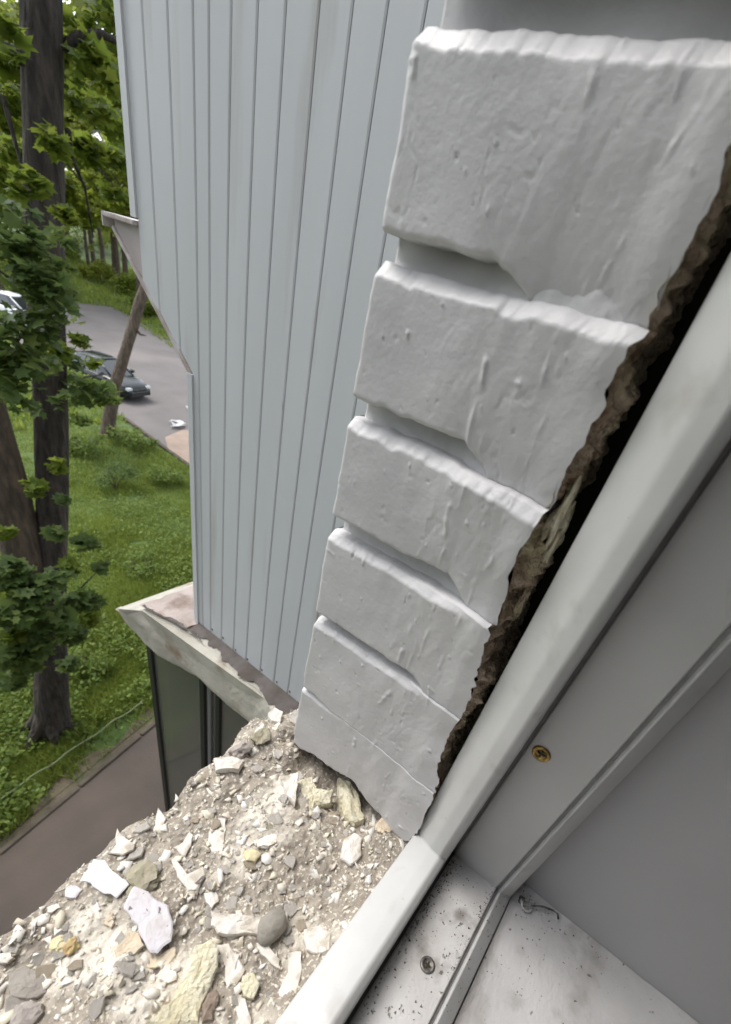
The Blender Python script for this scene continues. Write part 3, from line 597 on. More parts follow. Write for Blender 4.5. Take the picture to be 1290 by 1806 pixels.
# front: sloping lower part, glazing above, seen only from a step outwards
off(mk('front_panel', [(XS + .03, 1.14, -1.143), (3.8, 1.14, -1.143), (3.8, 1.14, -.335), (XS + .03, 1.14, -.335), (3.8, 1.42, -.068), (XS + .03, 1.42, -.068)], [(0, 1, 2, 3), (3, 2, 4, 5)], SIDING, bal))
off(box('side_panel', 3.78, 3.8, .235, 1.32, -1.143, ZT, SIDING, bal))
for i in range(4):
    x0 = XS + .03 + i * .735; f_ = off(box('window_frame', x0, x0 + .06, 1.27, 1.33, -.03, ZT, PVC, bal))
    gp = mk('pane', [(x0 + .06, 1.30, 0), (x0 + .735, 1.30, 0), (x0 + .735, 1.30, ZT), (x0 + .06, 1.30, ZT)], [(0, 1, 2, 3)], MATS.get('balcony glass') or glass_mat('balcony glass', (0.05, 0.06, 0.06), .6), f_)
off(box('roof', XS - .02, 3.82, .235, 1.36, ZT + .002, ZT + .06, TRIM, bal))

# floor slab of that balcony: its near side face is broken and pale
slab = thing('balcony_slab', 'weathered concrete balcony slab with chipped pale edge under the siding', 'slab', (.735, .7, -1.15))
def offs(o): o.location = -slab.location; return o
ny = 150; ysl = np.linspace(.235, 1.5, ny); nz_ = 26
def xedge(y): return .738 - .03 * sstep(.75, .6, y) - .055 * sstep(1.05, 1.42, y)
V = np.zeros((ny, nz_ + 6, 3))
for j in range(nz_ + 6):
    if j < 6:                                # top strip back towards the siding
        t = j / 6; yy = .235 + (ysl - .235) * (1.31 - .235) / (1.5 - .235); xx = xedge(yy) + (1 - t) * .062 + 0 * yy
        zz = -1.150 + .004 * fbm(xx * 30, yy * 30, 70) - .003 * t; V[:, j] = np.stack([xx, yy, zz], -1)
    else:
        t = (j - 6) / (nz_ - 1); yy = .235 + (ysl - .235) * ((1.31 + .20 * t) - .235) / (1.5 - .235)
        xx = xedge(yy) - .006 * np.sin(t * 3.1) + .004 * fbm(yy * 14, t * 3 + 0 * yy, 71) + .03 * t * sstep(.9, 1, t) 
        zz = -1.152 - .215 * t + .10 * t * sstep(1.25, 1.5, yy) + .006 * fbm(yy * 20, yy * 0 + t, 75) * t; V[:, j] = np.stack([xx, yy, zz], -1)
offs(gridobj('slab_edge', V, CONC, slab))
offs(mk('slab_body', [(.77, .232, -1.16), (3.8, .232, -1.16), (3.8, 1.33, -1.16), (.690, 1.312, -1.156), (.77, .232, -1.36), (3.8, .232, -1.36), (3.8, 1.49, -1.28), (.688, 1.497, -1.262)], [(0, 1, 2, 3), (4, 7, 6, 5), (3, 2, 6, 7), (1, 5, 6, 2), (0, 3, 7, 4)], CONC, slab))
ns = 40; xs_ = np.linspace(.70, 3.8, 120); V = np.zeros((120, 10, 3))
for j in range(10):
    yy = 1.125 + (1.335 - 1.125) * j / 9 + 0.006 * fbm(xs_ * 22, xs_ * 0 + j * .2, 78); V[:, j] = np.stack([xedge(yy) + .004 + (xs_ - .70) , yy, -1.143 + .004 * fbm(xs_ * 25, yy * 25, 79) - .004 * (j == 9)], -1)
offs(gridobj('screed', V, SCREED, slab))
# dark flashing strip between siding and slab edge
V = np.zeros((120, 8, 3)); yy = np.linspace(.235, 1.125, 120)
for j in range(8):
    t = j / 7; xx = .799 - t * (.799 - (xedge(yy) + .012 + .010 * fbm(yy * 16, yy * 0, 81) + .010 * fbm(yy * 50, yy * 0, 82))); V[:, j] = np.stack([xx, yy, -1.1415 - .006 * t * t + .001 * fbm(xx * 40, yy * 20, 83)], -1)
offs(gridobj('flashing', V, BITU, slab))
V = np.zeros((90, 5, 3)); yy = np.linspace(1.04, 1.318, 90)
for j in range(5):
    t = j / 4; V[:, j] = np.stack([xedge(yy) + .001 + t * (.010 + .007 * fbm(yy * 40, yy * 0, 84)), yy, -1.1385 + .003 * math.sin(t * 3.1) + .001 * fbm(yy * 60, yy * 0 + t, 85)], -1)
offs(gridobj('crack_lip', V, BITU, slab))

# glazed enclosure of the balcony below
gl = thing('glazed_balcony', 'dark glazed balcony enclosure with black bars below the concrete slab', 'balcony', (.77, 1.0, -2.6))
def offg(o): o.location = -gl.location; return o
GLS = glass_mat('dark balcony glass', (0.14, 0.138, 0.12), .78, .08)
ZB, ZG = -4.0, -1.372
def post(y, w, d, m=DKMET): offg(box('glazing_bar', .757, .757 + d, y - w / 2, y + w / 2, ZB, -1.30, m, gl, .002))
post(1.425, .035, .05); post(1.068, .030, .04); post(1.022, .022, .03, ALU); post(.972, .026, .04)
post(.60, .03, .04)
prev = 1.408
for a, b in ((1.083, 1.408), (1.033, 1.053), (.985, 1.011), (.615, .959), (.24, .585)):
    offg(box('glass_pane', .768, .774, a + .001, b - .001, ZB + .04, -1.33, GLS, gl))
offg(box('bottom_rail', .757, .79, .24, 1.44, ZB - .05, ZB, DKMET, gl)); 
for i in range(4):
    offg(box('glazing_bar', .83 + i * .98, .86 + i * .98, 1.41, 1.44, ZB, -1.33, DKMET, gl))
    offg(box('glass_pane', .865 + i * .98, .825 + (i + 1) * .98, 1.422, 1.428, ZB + .04, -1.33, GLS, gl))
offg(box('floor_slab', .74, 4.8, .232, 1.46, ZB - .25, ZB - .052, CONC, gl))
offg(box('interior_wall', 2.6, 2.7, .232, 1.40, ZB, -1.37, mat('dim balcony inside wall', (.16, .15, .12), (.11, .10, .08), scale=4, rough=.9), gl))

# ================================================================== OUR BUILDING
hb_ = thing('brick_building', 'white painted building wall around the open window', 'building', (0, .228, GZ))
def offh(o): o.location = -hb_.location; return o
PLAST = mat('dull facade masonry', (0.36, 0.34, 0.31), (0.28, 0.26, 0.24), scale=5, rough=.95, bump=.004, bscale=50)
offh(box('lower_wall', -8, .40, -.05, .222, GZ, -.60, PLAST, hb_)); offh(box('lower_wall', .40, 9, -.05, .222, GZ, -.60, PLAST, hb_))
offh(box('side_wall', .445, 9, -.05, .224, -.598, 3, PLAST, hb_))
offh(box('side_wall', -8, -.80, -.05, .226, -.598, 3, PLAST, hb_))
offh(box('upper_wall', -.798, .443, -.05, .222, .68, 3, PLAST, hb_))
RV = .366
offh(mk('inner_reveal', [(RV, -.079, -.53), (RV, -.079, .72), (RV, -.75, .72), (RV, -.75, -.53), (RV + .3, -.75, .72), (RV + .3, -.75, -.53)], [(0, 1, 2, 3), (3, 2, 4, 5)], REVEAL, hb_))
offh(box('inner_wall', RV + .3, 3, -.80, -.752, -2.4, 1.6, REVEAL, hb_))
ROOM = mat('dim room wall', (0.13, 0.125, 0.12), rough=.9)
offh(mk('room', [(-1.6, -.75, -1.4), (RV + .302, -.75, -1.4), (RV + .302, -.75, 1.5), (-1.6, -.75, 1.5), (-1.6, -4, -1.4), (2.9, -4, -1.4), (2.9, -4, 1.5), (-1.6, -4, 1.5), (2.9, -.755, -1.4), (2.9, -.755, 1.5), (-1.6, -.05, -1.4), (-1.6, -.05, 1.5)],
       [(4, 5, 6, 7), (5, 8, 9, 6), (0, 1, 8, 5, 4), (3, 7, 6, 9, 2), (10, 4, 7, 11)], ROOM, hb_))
offh(mk('left_reveal', [(-.81, -.05, -.53), (-.81, -.75, -.53), (-.81, -.75, .72), (-.81, -.05, .72)], [(0, 1, 2, 3)], REVEAL, hb_))
offh(mk('lintel', [(-1.25, -.05, .70), (RV + .001, -.05, .70), (RV + .001, -.80, .70), (-1.25, -.80, .70), (-1.25, -.80, 1.5), (RV + .3, -.80, 1.5), (RV + .3, -.80, .701), (-1.25, -.80, .701)], [(0, 1, 2, 3), (4, 5, 6, 7)], REVEAL, hb_))

# ---- brick pier
pier = thing('brick_pier', 'white painted brick window jamb with recessed joints and broken inner edge', 'wall', (.3, .14, -.515))
def offp(o): o.location = -pier.location; return o
YL = .228
def yedge(z): z = np.asarray(z, float); return .0565 + (.0018 + .0018 * sstep(-.32, -.15, z)) * fbm(z * 34, z * 0 + 3, 90, 4) + .010 * 0 + .004 * vn(z * 9, z * 0, 91) + .0024 * vn(z * 210, z * 0, 92) * (.5 + .5 * vn(z * 20, z * 0, 93)) - .0105 * sstep(-.18, -.28, z) - .009 * sstep(-.30, -.46, z) + .006 * sstep(-.47, -.52, z)
joints = [(.108, .150, .0, .030), (.010, .023, .137, .020), (-.091, -.078, .122, .019), (-.194, -.177, .100, .018), (-.298, -.287, .105, .015), (-.407, -.403, .20, .006)]
# (lower lip z, upper z, y where the joint dies out, depth)
def jy(j, y):                                # the joints climb slightly to the right as in the old wall
    lo, up, yd, dp = joints[j]; s_ = [0, .0, .0, .03, .03, .02][j]
    return s_ * (YL - np.asarray(y))
def front_h(y, z, ci):
    """how far the painted face stands proud of x=.300"""
    h = .00028 * fbm(y * 40, z * 40, 95, 3) + .0007 * fbm(y * 7, z * 5, 97, 2)
    # drips, beads and knife smears of filler, mostly along the old head joint
    m = sstep(.20, .15, y) * sstep(.052, .07, y); yw = y + .004 * vn(z * 22, z * 0, 98) + .002 * vn(z * 70, z * 0, 96)
    for y0_, w_, a_, sd in ((.131, .0018, .0020, 101), (.122, .0011, .0010, 103), (.102, .0012, .0009, 105), (.080, .0011, .0009, 109)):
        on = sstep(.05, .55, vn(z * 55 + sd, z * 0, sd)) * (.5 + .5 * vn(z * 210, z * 0, sd + 50)); h = h + a_ * np.exp(-((yw - y0_ - .012 * vn(z * 7, z * 0, sd + 20)) / w_) ** 2) * on
    d = fbm(y * 75 + z * 22, z * 20, 99, 3); h = h + .00022 * m * sstep(.2, .6, d) + .00022 * m * fbm(y * 110, z * 40, 112, 2)
    h = h - .0005 * np.exp(-((y - .115 - .01 * vn(z * 9, z * 0, 113)) / .009) ** 2)
    ck = np.abs(fbm(y * 26 + 4, z * 16, 114, 4)); h = h - .0006 * np.exp(-(ck / .02) ** 2) * sstep(.15, .6, vn(y * 20, z * 20, 115))
    ch = fbm(y * 60, z * 60, 116, 3); h = h - .0004 * sstep(1.05, 1.1, ch)
    pip = sstep(.90, .98, vn(y * 150, z * 150, 105)); h = h + .0013 * pip - .0014 * sstep(.92, .99, vn(y * 170, z * 170, 106))
    # swell at the broken right edge
    h = h + .003 * sstep(.085, .062, y) * (1 + .5 * vn(z * 30, z * 0, 108))
    return h
def topc(j, y): return tops[j] + jy(j, y) + .0009 * fbm(y * 80, y * 0 + j * 7, 120, 3) + .0010 * vn(y * 12, y * 0 + j, 121)
NY = 170; dz = .0013
tops = [.106, .0075, -.0935, -.196, -.2995, -.407]; bots = [.0215, -.0785, -.1785, -.2880, -.403, -.512]; CH = [.0085, .0095, .0082, .0070, .0058, .003, .003]
def brick(ci, zt, zb, fine=True):
    step = dz if fine else .006; ny_ = NY if fine else 50
    nz = int((zt - zb) / step); tz = np.linspace(0, 1, nz + 1)
    # top row, bottom row repeated at the back so the ledge is a real surface
    rows = [('t', 1)] + [('t', .5)] + [('f', t) for t in tz] + [('b', .5), ('b', 1)]
    ty = np.linspace(0, 1, ny_); V = np.zeros((len(rows), ny_ + 16, 3))
    for i, (kd, t) in enumerate(rows):
        tt = t if kd == 'f' else (0 if kd == 't' else 1)
        zc = zt + (zb - zt) * tt; y0 = yedge(zc)
        y = y0 + (YL - y0) * ty
        jt_ = joints[ci] if fine and ci < 6 else (0, 0, .1, .012)
        zt_y = topc(ci, y) if fine else zt + .0009 * fbm(y * 80, y * 0 + ci * 7, 120, 3)
        cj = ci + 1; opn = 1.0
        if fine and ci == 5:                 # the lowest brick ends ragged over the hollow under the pier
            zb_y = zb + .022 * np.exp(-((y - .135) / .035) ** 2) + .008 * np.exp(-((y - .19) / .02) ** 2) + .003 * fbm(y * 60, y * 0, 123)
        elif fine:                           # the joint narrows to nothing and the faces grow together
            yd_ = joints[cj][2]; opn = np.clip((y - (yd_ - .014)) / .024, 0, 1) ** .8; gap_ = bots[ci] - tops[cj] + .0016 * fbm(y * 50, y * 0 + ci * 5, 122, 3)
            zb_y = topc(cj, y) + .0003 + gap_ * opn
        else: zb_y = zb + 0 * y
        z = zt_y + (zb_y - zt_y) * tt
        h = front_h(y, z, ci)
        lean = np.array([.0, .004, .010, .006, .0015, .001, 0])[min(ci, 6)] if fine else 0
        h = h - 0.0 + lean * sstep(.16, .10, y) * (1 - tt) ** 1.5 - (np.array([.010, .006, .002, .001, 0, 0])[ci] if fine else 0) * sstep(.17, .10, y) * tt ** 3
        e = (z - zb_y); rr = .0035; h = h - np.where(e < rr, (rr - np.sqrt(np.maximum(rr * rr - (rr - e) ** 2, 0))) * .8, 0) * opn
        ct = CH[ci if fine else 6] * (1 + .16 * fbm(y * 55, y * 0 + ci, 135, 3) + .05 * vn(y * 330 + z * 90, z * 60, 136)); tc_ = np.clip(1 - (zt_y - z) / np.maximum(ct, .001), 0, 1); fd_ = [0, 0, .05, .092, .100, .18][ci] if fine and ci < 6 else 0; h = h - CH[ci if fine else 6] * .95 * tc_ * (sstep(fd_ - .018, fd_ + .012, y) if fd_ else 1)
        x = .300 - h
        depth = 0 if kd == 'f' else (.030 * t)
        x = x + depth
        # vertical corner: rounded then the facade return
        xc = x[-1]; k_ = 16; R_ = .004; ang = np.linspace(0, np.pi / 2, 6)[1:]
        V[i, :ny_, 0] = x; V[i, :ny_, 1] = y; V[i, :ny_, 2] = z
        ci_y = YL + R_ * np.sin(ang) + .0006 * vn(zc * 90 + 0 * ang, 0 * ang, 130); V[i, ny_:ny_ + 5, 0] = xc + R_ * (1 - np.cos(ang)); V[i, ny_:ny_ + 5, 1] = ci_y; V[i, ny_:ny_ + 5, 2] = z[-1]
        xx = np.linspace(xc + R_ + .004, .446, 11); wob = .0025 * fbm(xx * 20, xx * 0 + z[-1] * 20, 131) - .0022 * vn(zc * 40, 0.0, 132)
        V[i, ny_ + 5:, 0] = xx; V[i, ny_ + 5:, 1] = (YL + R_) + wob * sstep(0, .02, xx - xc) - (depth * .5 if kd != 'f' else 0); V[i, ny_ + 5:, 2] = z[-1]
        V[i, ny_ - 12:ny_ + 5, 1] += .0014 * fbm(zc * 45, 0.0, 133 + ci, 3) * np.linspace(0, 1, 17) ** 2
    return offp(gridobj('brick', V, WHITE, pier, True, flip=True))
for ci in range(6): brick(ci, tops[ci], bots[ci])
zt = .150
for k_ in range(8):
    brick(0, zt + .088, zt, False); zt += .102
# mortar in the joints
def mortar(j, lo, up, yd, dp, fine=True):
    yy = np.linspace(.06, YL + .001, 130); rows = 9; V = np.zeros((rows, 130 + 3, 3))
    for i in range(rows):
        t = i / (rows - 1); z = (lo - .006) + (up - lo + .012) * t + (jy(j, yy) if fine and j < 6 else 0)
        rec = (dp * (.9 + .55 * t)) * (.35 + .65 * sstep(yd - .03, yd + .03, yy)) - .0012 * fbm(yy * 60, z * 60, 140 + j)
        if j == 0 and fine: rec = dp * (.9 + .9 * t) - .002 * fbm(yy * 25, z * 25, 141)
        rec = rec - np.maximum(rec - .019, 0) * sstep(.19, .222, yy)
        x = .300 + rec
        z = z + 0 * yy; V[i, :130] = np.stack([x, yy, z], -1)
        for q_, xe in enumerate((.32, .36, .446)): V[i, 130 + q_] = (max(xe, x[-1] + .002), YL - .0005, z[-1])
    return offp(gridobj('mortar_joint', V, WHITE, pier, True, flip=False))
for j, (lo, up, yd, dp) in enumerate(joints): mortar(j, lo, up, yd, dp)
zt = .238
for k_ in range(7): mortar(9 + k_, zt, zt + .014, .0, .010, False); zt += .102
# broken inner face behind the paint edge: a slope of mortar going into the dark slot
zz = np.concatenate([np.linspace(-.525, .16, 560), np.linspace(.165, .95, 70)]); nz = len(zz); nx = 64; V = np.zeros((nz, nx, 3))
for j in range(nx):
    t = j / (nx - 1); x = .3012 + t * .10 + 0 * zz
    wid = .0035 + .010 * np.exp(-((zz + .13) / .05) ** 2) + .004 * np.exp(-((zz + .02) / .05) ** 2) + .004 * np.exp(-((zz + .24) / .03) ** 2) + .006 * sstep(.03, .08, zz)                                    # how much debris steps toward the frame
    step_ = np.clip(fbm(zz * 48, zz * 0 + t * 5.5, 150, 5) * 1.1 + .45, -.3, 1.5)
    y = yedge(zz) + .002 - wid * sstep(.0, .13, t) * step_ * (1 - .9 * sstep(.22, .45, t)) + (.0030 * fbm(zz * 120, zz * 0 + t * 16, 152, 3) + .0012 * vn(zz * 420, zz * 0 + t * 60, 159)) * sstep(0, .06, t) + .0 * t
    V[:, j] = np.stack([x + .003 * fbm(zz * 50, t * 6 + 0 * zz, 153) * sstep(0, .06, t), y, zz], -1)
offp(gridobj('broken_mortar', V, MORT, pier, False))
offp(box('cavity_back', .402, .444, -.049, .2, -.60, .95, mat('slot shade black', (.03, .025, .02), rough=1), pier))  # near-black colour stands in for the deep shade inside the slot
offp(box('core', .345, .40, .075, .215, -.50, .95, MORT, pier))
# foam blobs in the slot
def blob(name, c, r_, m, parent, seed, sq=(1, 1, 1), sub=3, amp=.35, loc0=None):
    bm = bmesh.new(); bmesh.ops.create_icosphere(bm, subdivisions=sub, radius=1); o_ = Vector((seed * 3.1, seed * 1.7, 0))
    for v in bm.verts:
        n_ = mnoise.noise(v.co * 1.3 + o_) + .5 * mnoise.noise(v.co * 3.1 + o_) + .25 * mnoise.noise(v.co * 7 + o_)
        v.co = Vector((v.co.x * sq[0], v.co.y * sq[1], v.co.z * sq[2])) * r_ * (1 + amp * n_)
    q = from_bm(name, bm, m, parent, True); q.location = Vector(c) - (parent.location if parent else Vector((0, 0, 0))); return q
for i, (z, y, x, r_, s_) in enumerate([(-.100, .052, .316, .010, (.8, .45, 1.9)), (-.118, .049, .322, .010, (.9, .35, 2.1)), (-.070, .056, .322, .008, (.7, .35, 3.2)), (.05, .060, .322, .009, (.7, .35, 3.6)), (-.17, .050, .320, .008, (.8, .35, 2.4))]):
    blob('foam_lump', (x, y, z), r_, FOAM if i in (0, 1) else MORT, pier, i + 2, s_, 4, .9)

# ================================================================== WINDOW FRAME
XR, ZR = .325, -.510                          # rebate faces of jamb and bottom rail
wf = thing('window_frame', 'white plastic window frame corner, bright outer lip and dusty rebate', 'window frame', (.3, 0, -.52))
def offw(o): o.location = -wf.location; return o
def prof_jamb(pr, z_of): pass
def sweep(name, prof, m, parent, far_z=.70, far_x=-.82):
    """prof: list of (y, d); d = distance into the opening. Builds jamb and bottom rail meeting in a mitre."""
    n = len(prof); out = []
    for which in ('jamb', 'rail'):
        V = np.zeros((n, 2, 3))
        for i, (y, d) in enumerate(prof):
            corner = (XR - d, y, ZR + d)
            V[i, 0] = corner; V[i, 1] = (XR - d, y, far_z) if which == 'jamb' else (far_x, y, ZR + d)
        L_ = 60; W = np.zeros((n, L_, 3)); tt = np.linspace(0, 1, L_) ** 1.6
        for q_ in range(L_): W[:, q_] = V[:, 0] + (V[:, 1] - V[:, 0]) * tt[q_]
        out.append((which, W))
    return out
def rounded(pts, r_=.003, seg=4):            # round the corners of an open profile
    out = [pts[0]]
    for a, b, c_ in zip(pts[:-2], pts[1:-1], pts[2:]):
        A, B, C_ = map(np.array, (a, b, c_)); la = np.linalg.norm(A - B); lc = np.linalg.norm(C_ - B); rr = min(r_, la * .4, lc * .4)
        p0 = B + (A - B) / la * rr; p1 = B + (C_ - B) / lc * rr
        for k_ in range(seg + 1): t = k_ / seg; out.append(tuple((1 - t) ** 2 * p0 + 2 * t * (1 - t) * B + t * t * p1))
    out.append(pts[-1]); return out
LIP = rounded([(.036, -.045), (.036, .020), (.0125, .0365), (-.0005, .0395), (-.0078, .0335), (-.0086, .002)], .0028, 6)
REB = rounded([(-.0115, -.004), (-.0125, .0), (-.068, .0), (-.0690, -.003)], .0012)
INL = rounded([(-.0720, -.003), (-.0728, .0015), (-.0745, .0015), (-.0875, -.012), (-.089, -.020), (-.089, -.045)], .0015)
GRV = [(-.0084, -.003), (-.0118, -.003)]
GRV2 = [(-.0688, -.0035), (-.0722, -.0035)]
for pr, nm, mm in ((LIP, 'outer_lip', (PVC, PVC)), (REB, 'rebate', (PVCS, PVCD)), (INL, 'inner_lip', (PVC, PVC)), (GRV, 'gasket', (GASL, GASK)), (GRV2, 'gasket', (GASL, GASK))):
    for (which, W), m_ in zip(sweep(nm, pr, None, wf), mm):
        o = offw(gridobj(nm, W, m_, wf, False, flip=(which == 'rail')))
        if nm == 'rebate': o['label'] = 'clean grey white side rebate' if which == 'jamb' else 'dirt speckled bottom rebate'
        if nm == 'outer_lip': o['label'] = 'upright outer lip' if which == 'jamb' else 'bright bottom outer lip'
# weld bead at the mitre of the outer lip
bm = bmesh.new(); tube(bm, [(XR - d - .0004, y, ZR + d + .0004) for y, d in LIP[3:-6]], .0006, 6); offw(from_bm('weld_bead', bm, PVC, wf, True))
offw(box('frame_core', .352, .366, -.0885, .0355, -.55, .95, GASK, wf)); offw(box('frame_core', -1.25, .351, -.0885, .0355, -.60, -.5285, GASK, wf))
# screws
def screw(c, axis, r_, m, nm='screw', lab=None):
    bm = bmesh.new()
    rings = [(r_, 0), (r_ * .97, .0012), (r_ * .80, .0018), (r_ * .62, .0014), (r_ * .55, .0006), (r_ * .3, .0003)]; R = []
    for rad, h in rings: R.append([bm.verts.new((math.cos(k_ * math.pi / 12) * rad, math.sin(k_ * math.pi / 12) * rad, h)) for k_ in range(24)])
    for i in range(len(R) - 1):
        for k_ in range(24): bm.faces.new((R[i][k_], R[i][(k_ + 1) % 24], R[i + 1][(k_ + 1) % 24], R[i + 1][k_]))
    bm.faces.new(R[-1]); q = from_bm(nm, bm, m, wf, True)
    q.location = Vector(c) - wf.location
    if axis == 'x': q.rotation_euler = (0, -math.pi / 2, 0)
    if lab: q['label'] = lab
    bb = bmesh.new(); w = r_ * .42
    box_bm(bb, -w, w, -w * .25, w * .25, .0002, .0012); box_bm(bb, -w * .25, w * .25, -w, w, .0002, .0013)
    s = from_bm('cross_slot', bb, mat('dark screw recess', (.03, .02, .01), rough=.7), q)
    return q
screw((.3247, -.0245, -.2985), 'x', .0085, BRASS, lab='brass screw in the upright rebate')
screw((.2117, -.0441, -.5097), 'z', .0075, STEEL, lab='dirty steel screw in the bottom rebate')

# interior sill board
ws = thing('window_sill', 'dusty speckled white interior sill board below the grey reveal', 'window sill', (.1, -.3, -.535))
nx, ny = 160, 110; X_, Y_ = np.meshgrid(np.linspace(-.9, RV - .0005, nx), np.linspace(-.0895, -.62, ny), indexing='ij')
V = np.stack([X_, Y_, -.5305 + .0006 * fbm(X_ * 30, Y_ * 30, 160) + .004 * np.exp(-((Y_ + .0895) / .004) ** 2) + .004 * np.exp(-((X_ - RV) / .004) ** 2)], -1)
q = gridobj('board_top', V, SILLM, ws, True, flip=True); q.location = -ws.location
q = box('board_edge', -.9, RV - .0005, -.66, -.6205, -.56, -.5305, SILLM, ws, .004); q.location = -ws.location
q = box('board_body', -.9, RV - .0005, -.62, -.0895, -.558, -.535, SILLM, ws); q.location = -ws.location

# grey reveal bead where the sill meets the wall, hook and scraps of dirt
hk = thing('metal_hook', 'small bent wire hook with a torn white plug in the inner sill corner', 'hook', (.352, -.107, -.529))
bm = bmesh.new(); tube(bm, [(.338, -.103, -.523), (.345, -.112, -.520), (.352, -.122, -.519), (.3565, -.133, -.519), (.358, -.139, -.521), (.355, -.142, -.524)], .0011, 8); q = from_bm('wire', bm, STEEL, hk, True); q.location = -hk.location
bm = bmesh.new(); pts = [(.343 + .006 * math.cos(a), -.107 + .006 * math.sin(a), -.5245 + .001 * math.sin(a)) for a in np.linspace(0, 5.6, 16)]; tube(bm, pts, .0014, 7); q = from_bm('ring', bm, PVC, hk, True); q.location = -hk.location
blob('plug', (.345, -.100, -.5255), .0045, STEEL, hk, 9, (1, .8, .8))

def specks(name, label, n, fx, s0, s1, seed, m, cat):
    r = np.random.default_rng(seed); P = fx(r, n); n = len(P); s = s0 + (s1 - s0) * r.power(0.35, n)
    T = np.array([(1, 0, -.5), (-.5, .87, -.5), (-.5, -.87, -.5), (0, 0, .8)]); fc = np.array([(0, 1, 3), (1, 2, 3), (2, 0, 3), (0, 2, 1)])
    a = r.uniform(0, 6.28, n); ax = r.uniform(.5, 1.5, (n, 3)); ax[:, 2] *= .7
    Q = T[None] * ax[:, None] * s[:, None, None]; ca, sa = np.cos(a), np.sin(a)
    x = Q[..., 0] * ca[:, None] - Q[..., 1] * sa[:, None]; y = Q[..., 0] * sa[:, None] + Q[..., 1] * ca[:, None]
    tl = r.uniform(-.7, .7, (n, 1)); z = Q[..., 2] + x * tl
    Q = np.stack([x, y, z], -1) + P[:, None]
    V = Q.reshape(-1, 3); F = (fc[None] + (np.arange(n) * 4)[:, None, None]).reshape(-1, 3)
    me = bpy.data.meshes.new(name); me.vertices.add(len(V)); me.vertices.foreach_set('co', V.reshape(-1).astype(np.float32)); me.loops.add(F.size); me.loops.foreach_set('vertex_index', F.reshape(-1).astype(np.int32))
    me.polygons.add(len(F)); me.polygons.foreach_set('loop_start', np.arange(0, F.size, 3, dtype=np.int32)); me.polygons.foreach_set('loop_total', np.full(len(F), 3, np.int32)); me.update(calc_edges=True); me.materials.append(m)
    o = bpy.data.objects.new(name, me); COL.objects.link(o); tag(o, label, cat, kind='stuff'); return o
DIRT = leaf_mat('dirt crumbs', [(.05, .04, .03), (.14, .12, .10), (.30, .27, .23), (.08, .06, .05)], trans=0, rough=1)
def f_sill(r, n):
    x = r.uniform(-.05, .36, n); y = -.092 - r.exponential(.10, n); ok = (y > -.6); return np.stack([x[ok], y[ok], np.full(ok.sum(), -.530)], -1)
def f_reb(r, n):
    x = r.uniform(-.05, .32, n); y = np.where(r.uniform(0, 1, n) < .55, -.0135 - r.exponential(.006, n), r.uniform(-.067, -.014, n)); y = np.maximum(y, -.067); return np.stack([x, y, np.full(n, -.5095)], -1)
def f_lip(r, n):
    x = r.uniform(-.05, .33, n); y = -.0745 - r.uniform(0, .012, n); return np.stack([x, y, ZR - (-.0745 - y) * 1.04 + .0018], -1)
specks('dirt_specks', 'dark dirt specks scattered on the interior sill board', 300, f_sill, .0003, .0019, 300, DIRT, 'dirt')
specks('dirt_specks', 'dark crumbs gathered along the bottom rebate of the window frame', 900, f_reb, .0002, .0016, 301, DIRT, 'dirt')
def f_pile(r, n):
    x = r.uniform(-.05, .32, n); t = r.exponential(.004, n); side = r.uniform(0, 1, n) < .6; y = np.where(side, -.0135 - t, -.067 + t * .6); ok = (fbm(x * 30, x * 0, 210, 2) > -.1) & (y > -.0675) & (y < -.013); return np.stack([x, y, np.full(n, -.5097)], -1)[ok]
specks('dirt_specks', 'grey grit drifted along both edges of the bottom rebate', 2600, f_pile, .0002, .0010, 303, DIRT, 'dirt')
def f_cor(r, n):
    x = .366 - r.exponential(.010, n); y = -.0895 - r.exponential(.05, n); ok = (x > .3) & (y > -.6); return np.stack([x, y, np.full(n, -.529)], -1)[ok]
specks('dirt_specks', 'fine grit in the corner between interior sill and grey reveal', 500, f_cor, .0002, .0011, 304, DIRT, 'dirt')
specks('dirt_specks', 'tiny dark crumbs on the inner lip of the window frame', 120, f_lip, .0003, .0014, 302, DIRT, 'dirt')

# ================================================================== RUBBLE LEDGE
def yout(x): return .272 + .006 * fbm(x * 20, x * 0, 170, 4) + .034 * np.exp(-((x - .29) / .035) ** 2) + .012 * np.exp(-((x - .2) / .03) ** 2) - .010 * sstep(.05, -.02, x)
def lz(x, y):                                # height of the rubble surface
    h = -.516 + .0060 * fbm(x * 14, y * 14, 171, 3) + .0030 * fbm(x * 55, y * 55, 175, 3) + .0012 * fbm(x * 190, y * 190, 178, 2)
    h = h + .010 * sstep(.06, .036, y) * sstep(.30, .20, x) + .006 * np.exp(-((x - .02) / .06) ** 2 - ((y - .09) / .05) ** 2)
    h = h - .016 * sstep(.255, .285, x) * sstep(.06, .09, y) * sstep(.225, .20, y)            # hollow under the pier
    h = h + .010 * np.exp(-((x - .31) / .03) ** 2 - ((y - .262) / .022) ** 2)
    return h
xa = np.concatenate([np.linspace(-1.22, -.13, 60), np.linspace(-.128, .44, 400)]); nyl = 230
V = np.zeros((len(xa), nyl + 22, 3)); ty = np.linspace(0, 1, nyl)
for j in range(nyl):
    yv = .034 + (yout(xa) - .034) * ty[j]; z = lz(xa, yv); edge_ = sstep(.93, 1, ty[j]); z = z - .006 * edge_
    V[:, j] = np.stack([xa, yv, z], -1)
for q_ in range(22):
    t = (q_ + 1) / 22; yv = yout(xa) + .004 * math.sin(t * 3) - .045 * t ** 1.5 + .004 * fbm(xa * 50, xa * 0 + t * 4, 180); V[:, nyl + q_] = np.stack([xa, yv, lz(xa, yout(xa)) - .006 - .11 * t], -1)
